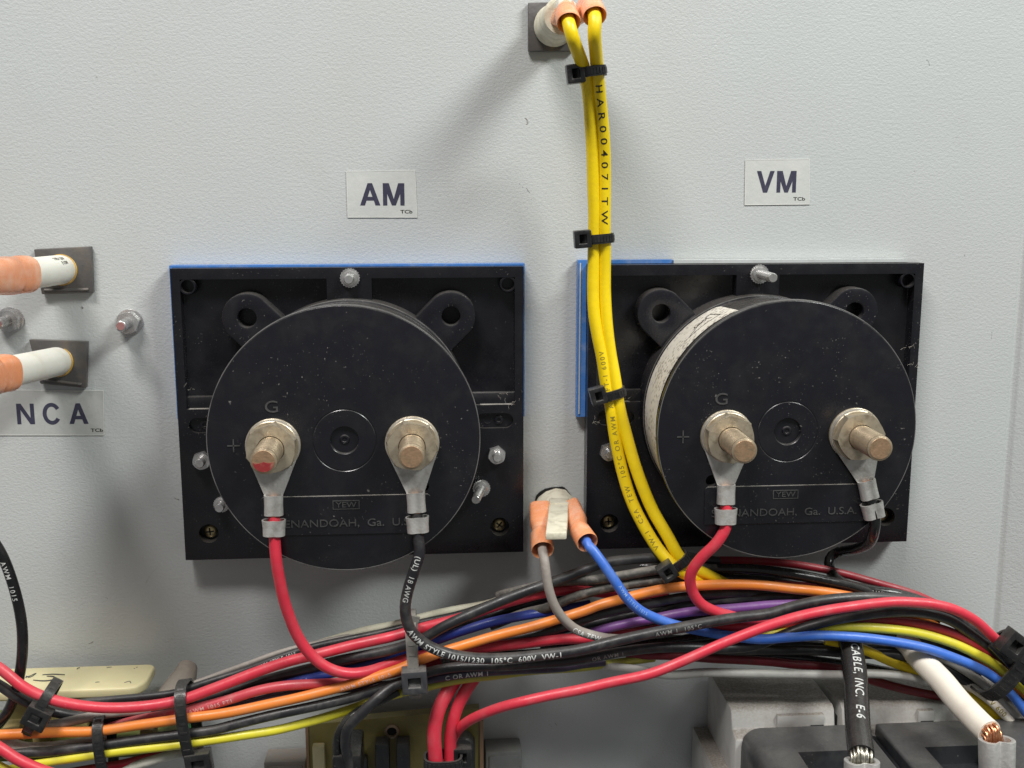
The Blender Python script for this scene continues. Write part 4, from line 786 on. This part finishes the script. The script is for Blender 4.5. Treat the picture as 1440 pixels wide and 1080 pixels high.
# ---------------------------------------------------------------- cable ties
def tie(label, a, b_, d, hd, width, head, hsize, mat=TIE, hmat=TIE, group='cable ties on the harness', hdir=None, power=2.6, hd_depth=None, tail=None):
    A, B = U(*a, d), U(*b_, d); c = (A+B)/2; e1 = (A-B)/2; e2 = Vector((0, -hd, 0)); w = e1.normalized().cross(Vector((0, 1, 0))).normalized()
    R = thing('cable_tie', c, label, 'cable tie', group)
    n = 56; rings = []; th = .55
    for k in range(n):
        t = 2*math.pi*k/n; cs, sn = math.cos(t), math.sin(t)
        f = (abs(cs)**power+abs(sn)**power)**(-1/power)
        p = c+e1*cs*f+e2*sn*f; nrm = (e1.normalized()*cs*f/e1.length+e2.normalized()*sn*f/hd).normalized()
        rings.append([p-w*width/2+nrm*th, p+w*width/2+nrm*th, p+w*width/2-nrm*th*.4, p-w*width/2-nrm*th*.4])
    m = MB(); m.rings(rings, closed=True); m.build('strap', mat, R, angle=30)
    # ribs on the strap face
    m = MB()
    for k in range(4, n//2-3, 2):
        t = 2*math.pi*(k)/n; cs, sn = math.cos(t), math.sin(t); f = (abs(cs)**power+abs(sn)**power)**(-1/power)
        p = c+e1*cs*f+e2*sn*f; nrm = (e1.normalized()*cs*f/e1.length+e2.normalized()*sn*f/hd).normalized(); tg = nrm.cross(w)
        vs = [p+w*x*width*.30+tg*y*.35+nrm*(th+.12*z) for x in (-1, 1) for y in (-1, 1) for z in (-1, 1)]
        m.add(vs, [(0,1,3,2),(4,6,7,5),(0,4,5,1),(2,3,7,6),(0,2,6,4),(1,5,7,3)], False)
    m.build('ribs', mat, R, merge=False)
    hp = U(*head); hx, hy, hz = hsize                         # half sizes: along e1, along w, out
    u = e1.normalized(); 
    if hdir is not None: u = (Matrix.Rotation(hdir, 3, 'Y') @ u); 
    ww = u.cross(Vector((0, 1, 0))).normalized(); nn = Vector((0, -1, 0))
    def pt(x, y, z): return hp+u*x+ww*y+nn*z
    m = MB()
    o = [(-hx, -hy), (hx, -hy), (hx, hy), (-hx, hy)]; i_ = [(-hx*.42, -hy*.5), (hx*.42, -hy*.5), (hx*.42, hy*.5), (-hx*.42, hy*.5)]
    m.rings([[pt(x, y, -hz) for x, y in o], [pt(x, y, hz) for x, y in o], [pt(x, y, hz) for x, y in i_], [pt(x, y, -hz*.4) for x, y in i_]])
    hd_ = m.build('head', hmat, R, bevel=.32, seg=2)
    m = MB(); vs = [pt(-hx*.40+hx*.5*x, -hy*.45+hy*.9*y, -hz*.3+hz*.8*z*(1-.5*x)) for x in (0, 1) for y in (0, 1) for z in (0, 1)]
    m.add(vs, [(0,1,3,2),(4,6,7,5),(0,4,5,1),(2,3,7,6),(0,2,6,4),(1,5,7,3)], False); m.build('pawl', hmat, hd_)
    if tail:
        pth = spline([U(*p) for p in tail], .8); fr = frames(pth); m = MB()
        m.rings([[p+bb*width/2+o_*.5, p-bb*width/2+o_*.5, p-bb*width/2-o_*.5, p+bb*width/2-o_*.5] for p, t_, o_, bb in fr]); m.build('tail', mat, R)
    return R
YG = 'cable ties round the yellow pair'
tie('black cable tie near the top of the yellow pair', (818, 103), (850, 99), 30.3, 3.2, 2.9, (809, 104, 31.5), (2.6, 2.7, 2.1), group=YG)
tie('black cable tie on the yellow pair just above the VM meter', (827, 337), (861, 334), 19.3, 2.5, 2.9, (819, 336, 20.5), (2.6, 2.7, 2.1), group=YG)
tie('black cable tie on the yellow pair in front of the VM meter bezel', (846, 558), (877, 549), 21.8, 2.6, 2.9, (841, 556, 23), (2.5, 2.7, 2.1), group=YG)
tie('dusty black cable tie where the yellow pair enters the harness', (934, 800), (966, 779), 33.0, 4.2, 3.0, (938, 803, 40), (2.6, 2.6, 2.2), group=YG)
tie('black cable tie holding the thick red wire above the cream relay', (78, 961), (42, 1026), 36.0, 6.5, 3.0, (53, 1007, 41), (3.2, 3.6, 2.4), hmat=TIE)
tie('black cable tie over the orange and yellow wires at lower left', (142, 1006), (155, 1090), 34.5, 6.2, 3.2, (156, 1100, 40), (3.2, 3.2, 2.4))
tie('long black cable tie across the whole harness at left, head hanging below', (257, 961), (275, 1066), 34.5, 7.5, 3.4, (280, 1072, 40), (3.6, 3.8, 2.4))
tie('cable tie with dusty grey strap below the AM meter lead loop', (577, 862), (585, 975), 33.5, 7.6, 3.4, (583, 956, 43), (3.6, 3.8, 2.6), mat=TIEG, hmat=M('grey_black_tie_head', (.045, .045, .05), .4, dirt=(.16, .15, .14), amount=.5, updust=.3), tail=[(581, 942, 42), (580, 905, 40), (579, 880, 38), (583, 866, 38)])
tie('wide black cable tie gathering the harness at the right edge', (1437, 897), (1375, 972), 36.0, 8.5, 5.2, (1424, 906, 46), (4.0, 3.8, 2.4), hmat=TIE)
tie('black strap round the pair of red wires at the bottom', (598, 1070), (648, 1068), 36.0, 4.0, 3.2, (650, 1062, 34), (3, 3, 2), power=3)

# ---------------------------------------------------------------- stickers
def block_letters(word, gap=.13):
    """heavy grotesque capitals as polygons, unit height"""
    G = {'A': (.98, [[(0,0),(.235,0),(.60,1),(.38,1)], [(.98,0),(.745,0),(.38,1),(.60,1)], [(.2,.22),(.78,.22),(.72,.39),(.26,.39)]]),
         'M': (1.04, [[(0,0),(.205,0),(.205,1),(0,1)], [(.835,0),(1.04,0),(1.04,1),(.835,1)], [(.0,1),(.295,1),(.615,0),(.425,0)], [(1.04,1),(.745,1),(.425,0),(.615,0)]]),
         'V': (.95, [[(0,1),(.235,1),(.585,0),(.365,0)], [(.95,1),(.715,1),(.365,0),(.585,0)]]),
         'N': (.90, [[(0,0),(.205,0),(.205,1),(0,1)], [(.695,0),(.90,0),(.90,1),(.695,1)], [(0,1),(.235,1),(.90,0),(.665,0)]]),
         'C': (.92, [[(.47+.47*math.cos(a), .5+.53*math.sin(a)), (.47+.47*math.cos(b), .5+.53*math.sin(b)), (.47+.265*math.cos(b), .5+.345*math.sin(b)), (.47+.265*math.cos(a), .5+.345*math.sin(a))] for a, b in [(math.radians(32+296*k/24), math.radians(32+296*(k+1)/24)) for k in range(24)]])}
    x = 0; out = []
    for ch in word:
        w, ps = G[ch]; out += [[(x+u, v) for u, v in p] for p in ps]; x += w+gap
    return out, x-gap
def sticker(name, label, corners, words, mat, d=.22):
    P = [U(*c, 0) for c in corners]
    R = thing(name, sum(P, Vector())/4, label, 'label', 'clear lettered labels on the panel')
    b = MB(); b.prism([(p.x, p.z) for p in P], .04, d); tp = b.build('tape', mat, R)
    cc = sum(P, Vector())/4; b = MB(); b.prism([(p.x, p.z) for p in P], d-.1, d+.05, [(p.x-math.copysign(.16, p.x-cc.x), p.z-math.copysign(.16, p.z-cc.z)) for p in P]); b.build('cut_edge_glint', TAPEE, tp)  # thin bright lip: light caught on the cut edge, put into its colour
    for body, (x0, y0, x1, y1), bold, nm in words:
        a, c = U(x0, y1, 0), U(x1, y0, 0)
        tilt = (P[1].z-P[0].z)/(P[1].x-P[0].x)
        if nm == 'lettering':
            polys, tw = block_letters(body, .13 if len(body) < 3 else .42); m = MB(); kx = (c.x-a.x)/tw; kz = c.z-a.z
            for i, p in enumerate(polys): m.add([(a.x+u*kx, -d-.03-.004*(i % 5), a.z+v*kz+u*kx*tilt*.5) for u, v in p], [tuple(range(len(p)))], False)
            m.build(nm, INK, R, merge=False); continue
        vs, fs = text_geo(body, c.z-a.z, c.x-a.x, bold, 0)
        m = MB(); m.add([(a.x+v.x, -d-.03, a.z+v.y+v.x*tilt*.5) for v in vs], fs, False); m.build(nm, INK if bold > .02 else INKB, R, merge=False)
sticker('lettered_label', 'clear label reading AM above the left meter', [(489, 306), (587, 306), (584, 239.5), (487, 241)], [('AM', (506.5, 257.5, 568.5, 289), .035, 'lettering'), ('TCb', (563, 295, 580, 300), .02, 'maker_mark')], STICK)
sticker('lettered_label', 'clear label reading VM above the right meter', [(1047, 288.5), (1138.5, 287.5), (1138, 223.5), (1048, 225)], [('VM', (1063, 240.5, 1120, 271), .035, 'lettering'), ('TCb', (1115, 277, 1132, 282), .02, 'maker_mark')], STICK)
sticker('lettered_label', 'clear label reading NCA at the left edge', [(-24, 612), (147, 612), (146, 549), (-22, 548)], [('NCA', (25, 566, 123, 596.5), .035, 'lettering'), ('TCb', (128, 602, 145, 607), .02, 'maker_mark')], STICKN)

# ---------------------------------------------------------------- things below the harness
# cream relay cap
R = thing('relay', U(120, 960, 18), 'cream plastic relay cap with pen marks at lower left', 'relay')
zt = U(120, 936, 6).z
xl, xr = U(-20, 950, 15).x, U(211, 950, 15).x
d0, d1 = 6, 24
P = []
for (cx, cd, a0) in ((xr-6, d1-7, 0), (xr-3, d0+3, 90)):
    r = 6 if a0 == 0 else 3
    ry = 7 if a0 == 0 else 3
    if a0 == 0: P += [(cx+r*math.cos(math.radians(t)), cd+ry*math.sin(math.radians(t))) for t in range(90, -1, -10)]
    else: P += [(cx+r*math.cos(math.radians(t)), cd-ry*math.sin(math.radians(t))) for t in range(0, 91, 15)]
P += [(xl, d0), (xl, d1)]
b = MB(); b.rings([[Vector((x, -d, zt-3.4)) for x, d in P], [Vector((x, -d, zt)) for x, d in P]]); b.build('relay_cap', RELAY, R, bevel=.9, seg=3)
b = MB(); xa, xb = U(8, 980, 20).x, U(118, 980, 20).x; b.box(xa, xb, -19, -8, zt-16, zt-3.5); b.build('relay_body', M('tan_relay_body', (.40, .31, .13), .5, dirt=(.5, .42, .2), amount=.5), R, bevel=.5)
for px in (122, 150):
    x = U(px, 975, 20).x; b = MB(); b.box(x-1.6, x+1.6, -22, -18, zt-10, zt-3.2); b.build('relay_leg', RELAY, R, bevel=.4)
m = MB()
def stroke(pts): m.tube([Vector((U(px, py, 0).x if False else px, -d, zt+.05)) for px, d in pts], .22, 6)
def on_cap(px, py):
    # where the view ray meets the cap's top
    o = CP; dr = fwd + RG*((px-720)/F) - UPV*((py-540)/F); t = (zt+.05-o.z)/dr.z; return o+dr*t
for st in ([(36, 953), (44, 950), (52, 946), (46, 951), (40, 953)], [(37, 951), (43, 952), (47, 950)], [(60, 949), (75, 948.6), (91, 949)], [(66, 951), (76, 952), (78, 954), (72, 957), (60, 958), (47, 956.5)]):
    m.tube(spline([on_cap(*p) for p in st], .6), .2, 6)
for st in ([(108, 941), (112, 939)], [(150, 939), (157, 938)], [(134, 959.5), (140, 959)], [(175, 960), (182, 958.5), (184, 960.5)], [(188, 940), (193, 938)]): m.tube(spline([on_cap(*p) for p in st], .4), .13, 5)
m.build('pen_marks', MARK, R, merge=False)
# circuit board under it
R = thing('circuit_board', U(60, 1030, 20), 'green circuit board below the cream relay', 'circuit board')
zb = zt-16.5; b = MB(); b.box(U(-30, 1020, 20).x, U(262, 1060, 20).x, -34, -2, zb-1.6, zb); b.build('laminate', PCB, R)
b = MB(); b.box(U(249, 1065, 30).x, U(262, 1065, 30).x, -34.2, -12, zb+.02, zb+.25); b.build('solder_mask_strip', PCBG, R)
for px, h, w in ((20, 7, 5), (60, 5, 4), (210, 5, 4)):
    x = U(px, 1025, 26).x; b = MB(); b.box(x-w/2, x+w/2, -30, -23, zb+.03, zb+h); b.build('component', M('tan_component', (.36, .28, .12), .5, dirt=(.2, .15, .06), amount=.5), R, bevel=.5)
# dusty sleeve end
b = MB(); p0, p1 = U(262, 950, 10), U(232, 1000, 26)
pth = spline([U(264, 938, 8), U(257, 955, 13), U(243, 976, 20), U(226, 1003, 27)], .8); b.tube(pth, [3.2+1.1*min(1, i/8) for i in range(len(pth))], 18)
tag(b.build('sleeved_cable', DUSTS, angle=60), 'dusty brown sleeved cable end behind the long tie at left', 'cable')

# olive terminal board
R = thing('terminal_board', U(550, 1060, 8), 'olive laminate board with clips behind the red pair at the bottom', 'terminal board')
T1, T2, T3, T4 = U(434, 1029, 12), U(436, 1013, 12), U(524, 1003, 12), U(674, 993, 12)
b = MB(); b.prism([(T1.x, T1.z-40), (T1.x, T1.z+2.5), (T4.x, T4.z-1.0), (T4.x, T4.z-45)], 8, 12); b.build('laminate', OLIVE, R)
b = MB(); b.box(T1.x-1.0, T1.x-.05, -12.6, -7, T1.z-40, T1.z+2.0); b.build('laminate_edge', BROWNE, R)
b = MB(); b.box(T4.x+.05, T4.x+1.3, -12.6, -7, T4.z-45, T4.z-5.0); b.build('laminate_edge', BROWNE, R)
c = U(551, 1028, 12)
b = MB(); b.lathe((c.x, -11.9, c.z), (0, -1, 0), [(0, 2.6), (.7, 2.5), (.9, 2.2), (.9, 1.7), (.1, 1.6), (.05, 0)], 24); ey = b.build('eyelet', M('eyelet_brown', (.34, .25, .17), .4, .5), R)
b = MB(); b.lathe((c.x, -11.97, c.z), (0, -1, 0), [(0, 1.6), (.1, 1.5), (.1, 0)], 20); b.build('eyelet_hole', HOLE, ey)
for (x0, y0, x1, y1, mt, dd) in ((440, 1050, 456, 1086, RELAY, 15), (528, 1047, 547, 1090, CHAR, 18), (558, 1046, 576, 1090, CHAR, 18), (503, 1068, 516, 1090, CHAR, 16), (640, 1041, 668, 1090, CHAR, 15)):
    a, c = U(x0, y1, dd), U(x1, y0, dd); b = MB(); b.box(a.x, c.x, -dd, -11.8, a.z-4, c.z); b.build('clip', mt, R, bevel=.5)
a, c = U(468, 1072, 36), U(508, 1058, 36); b = MB(); b.box(a.x, c.x, -38, -20, a.z-8, c.z); b.build('plug', BLKG, R, bevel=1.0)
c = U(652, 1052, 20); b = MB(); b.lathe((c.x, -14, c.z), (0, -1, 0), [(0, 3.4), (5, 3.3), (5.6, 2.8), (5.6, 0)], 24); b.build('rubber_bush', CHAR, R)
for lab, x0, y0, x1, y1, mt, dd in (('dark grey box at the bottom right of the olive board', 683, 1056, 734, 1100, M('grey_box_paint', (.20, .205, .20), .5, dirt=(.3, .28, .25), amount=.5, updust=.2), 10), ('brown-topped grey box at the bottom left of the olive board', 372, 1070, 430, 1100, M('brown_grey_box', (.22, .20, .18), .6, dirt=(.34, .22, .14), amount=.7, updust=.4), 10)):
    a, c = U(x0, y1, dd), U(x1, y0, dd); R = thing('junction_box', (a+c)/2, lab, 'box'); b = MB(); b.box(a.x, c.x, -dd, -.5, a.z-10, c.z); b.build('box_body', mt, R, bevel=.6)
    b = MB(); b.box(a.x+1.2, c.x-1.2, -dd-.5, -dd+.2, a.z-10, c.z-1.4); b.build('box_lid', mt, R, bevel=.3)

# contactor at lower right
R = thing('contactor', U(1220, 1060, 20), 'grey contactor with charcoal pole covers at lower right', 'contactor')
zt = U(1080, 962, 14).z
def X(px, py, d): return U(px, py, d).x
xa, xb, xc = X(1017, 985, 22), X(1148, 962, 14), X(1157, 962, 14)
dF = 31.5
xe = X(1470, 985, 22)
def pole(x0, x1, nm, left=False):
    prof = [(2, zt), (dF-1.5, zt), (dF, zt-1.2), (dF+1.2, zt-6.2), (dF+6, zt-7.4), (dF+6, zt-45), (2, zt-45)]
    b = MB(); b.rings([[Vector((x0, -d, z)) for d, z in prof], [Vector((x1, -d, z)) for d, z in prof]]); return b.build(nm, GREYB, R, bevel=.7, seg=2)
pole(xa, xb, 'pole_housing'); pole(xc, X(1330, 962, 14), 'pole_housing'); pole(X(1339, 962, 14), xe, 'pole_housing')
b = MB(); b.box(xb-1, xc+1, -dF+3, -3, zt-40, zt-5); b.build('housing_gap', CHARD, R)
xs_ = X(1006, 1075, 34); b = MB(); b.box(xs_, xa+2, -33, -2, zt-46, zt-20.5); b.build('housing_foot', GREYB, R, bevel=.8)
for p0, p1 in ((1092, 1158), (1290, 1312)):
    b = MB(); a = X(p0, 1008, dF+1); c = X(p1, 1008, dF+1); b.box(a, c, -dF-1.9, -dF+.4, zt-6.4, zt-1.9); h = b.build('latch_window', GREYB, R, bevel=.3)
    b = MB(); b.box(c-4.5, c-.2, -dF-2.1, -dF-1, zt-6.3, zt-5.4); b.build('latch_slot', HOLE, h)
# charcoal covers: their flat tops run out towards the viewer
zc = U(1120, 1024, 38).z
def cover(x0, x1, notch, r=4.5):
    b = MB(); y0, y1 = 36.5, 104
    P = [(x0, zc-40)] + [(x0+r-r*math.cos(math.radians(t)), zc-r+r*math.sin(math.radians(t))) for t in range(0, 91, 15)] + [(x1, zc), (x1, zc-40)]
    b.rings([[Vector((x, -y0, z)) for x, z in P], [Vector((x, -y1, z)) for x, z in P]]); o = b.build('pole_cover', CHAR, R, bevel=.6, seg=2)
    c = MB(); c.box(notch[0], notch[1], -120, -notch[2], zc-6.5, zc+9); cut = c.build('cutter', None, R); boolean(o, cut)
    b = MB(); b.box(notch[0]+.15, notch[1]-.15, -103.5, -notch[2]+.4, zc-6.3, zc-6.0); b.build('cover_slot_floor', CHARD, o)
xl1 = X(1046, 1040, 40); xr1 = X(1214, 1024, 38)
cover(xl1, xr1, (X(1122, 1062, 53), xr1-5, 53), 6)
xl2 = X(1233, 1018, 38)
cover(xl2, X(1500, 1018, 38), (X(1300, 1058, 53), X(1388, 1058, 53), 53), 1.0)
b = MB(); b.box(xr1+.3, xl2-.3, -95, -36.5, zc-40, zc-4); b.build('barrier', CHARD, R)

# heavy cables in lugs
def heavy(label, mat, dia, pts, strandmat, lugw, prints=(), nst=30, gap_=3.4):
    path = px_path(pts); R = thing('lug_cable', path[-1], label, 'cable', 'heavy cables crimped in lugs')
    b = MB(); b.tube(path, dia/2, 28); b.build('insulation', mat, R, angle=50, merge=False)
    for pr in prints: wire_print(R, path, r=dia/2, **pr)
    e = path[-1]; t = (path[-1]-path[-4]).normalized(); t2 = Vector((t.x*.05, -.14, -1)).normalized()
    b = MB(); s = Vector((0, 1, 0)).cross(t).normalized(); f = t.cross(s).normalized()
    for k in range(nst):
        a = k*2.39996; rr = dia/2*.80*math.sqrt((k+.3)/nst)
        o = s*rr*math.cos(a)+f*rr*math.sin(a)
        b.tube(spline([e-t*.8+o, e+t*1.5+o*1.02+s*.15*math.sin(k*3), e+t*2+t2*8+o*.95], 1.2), dia*.062, 7)
    b.build('strands', strandmat, R, merge=False, angle=60)
    l0 = e+t*gap_; l1 = l0+t2*17; b = MB(); crimp(b, l0, l1, lugw, lugw*.80, lugw, lugw*.78, 1.25, .40, 48); b.build('lug_barrel', LUG, R, bevel=.15, angle=40)
heavy('thick black cable printed CABLE, INC. crimped in a lug at lower right', BLKG, 7.4, [(1189, 872, 29), (1193, 890, 32), (1197, 915, 37), (1201, 945, 45), (1204, 985, 56), (1207, 1022, 66), (1211, 1061, 76)], STEELS, 4.9, [dict(body='CABLE, INC.  E-6', s0=10.8, h=2.7, mat=WHITEP, spacing=1.2, bold=.012, roll=-.06)], gap_=2.3)
heavy('thick ivory cable with bare copper strands crimped in a lug at lower right', BIGW, 7.6, [(1262, 890, 28), (1276, 905, 31), (1296, 928, 36), (1324, 958, 45), (1350, 990, 55), (1372, 1013, 63), (1391, 1030, 69)], COPPER, 5.1)

# ---------------------------------------------------------------- lint caught on the black plastic
m = MB()
for (px, py, d, n_, sp) in ((268, 548, 9, 4, 10), (703, 557, 9, 6, 12), (838, 592, 9, 6, 7), (1279, 488, 9, 6, 6), (880, 558, 16, 5, 14), (725, 565, 9, 5, 8), (1283, 515, 9, 4, 6), (745, 430, 8, 3, 6)):
    for k in range(n_):
        c = U(px+random.uniform(-sp, sp), py+random.uniform(-sp*.4, sp*.4), d+random.uniform(.1, .6)); a = random.uniform(0, 6.28); L = random.uniform(.5, 2.2)
        pts = [c+Vector((math.cos(a+j*.12)*L*j/3, -.2*random.random(), math.sin(a+j*.12)*L*j/3)) for j in range(4)]
        m.tube(spline(pts, .5), random.uniform(.015, .03), 4)
o = m.build('lint', LINT, merge=False); o['kind'] = 'stuff'; o['label'] = 'pale lint fibres caught on the black meter housings'; o['category'] = 'lint'

for o in bpy.data.objects:
    if '_world' in o: del o['_world']
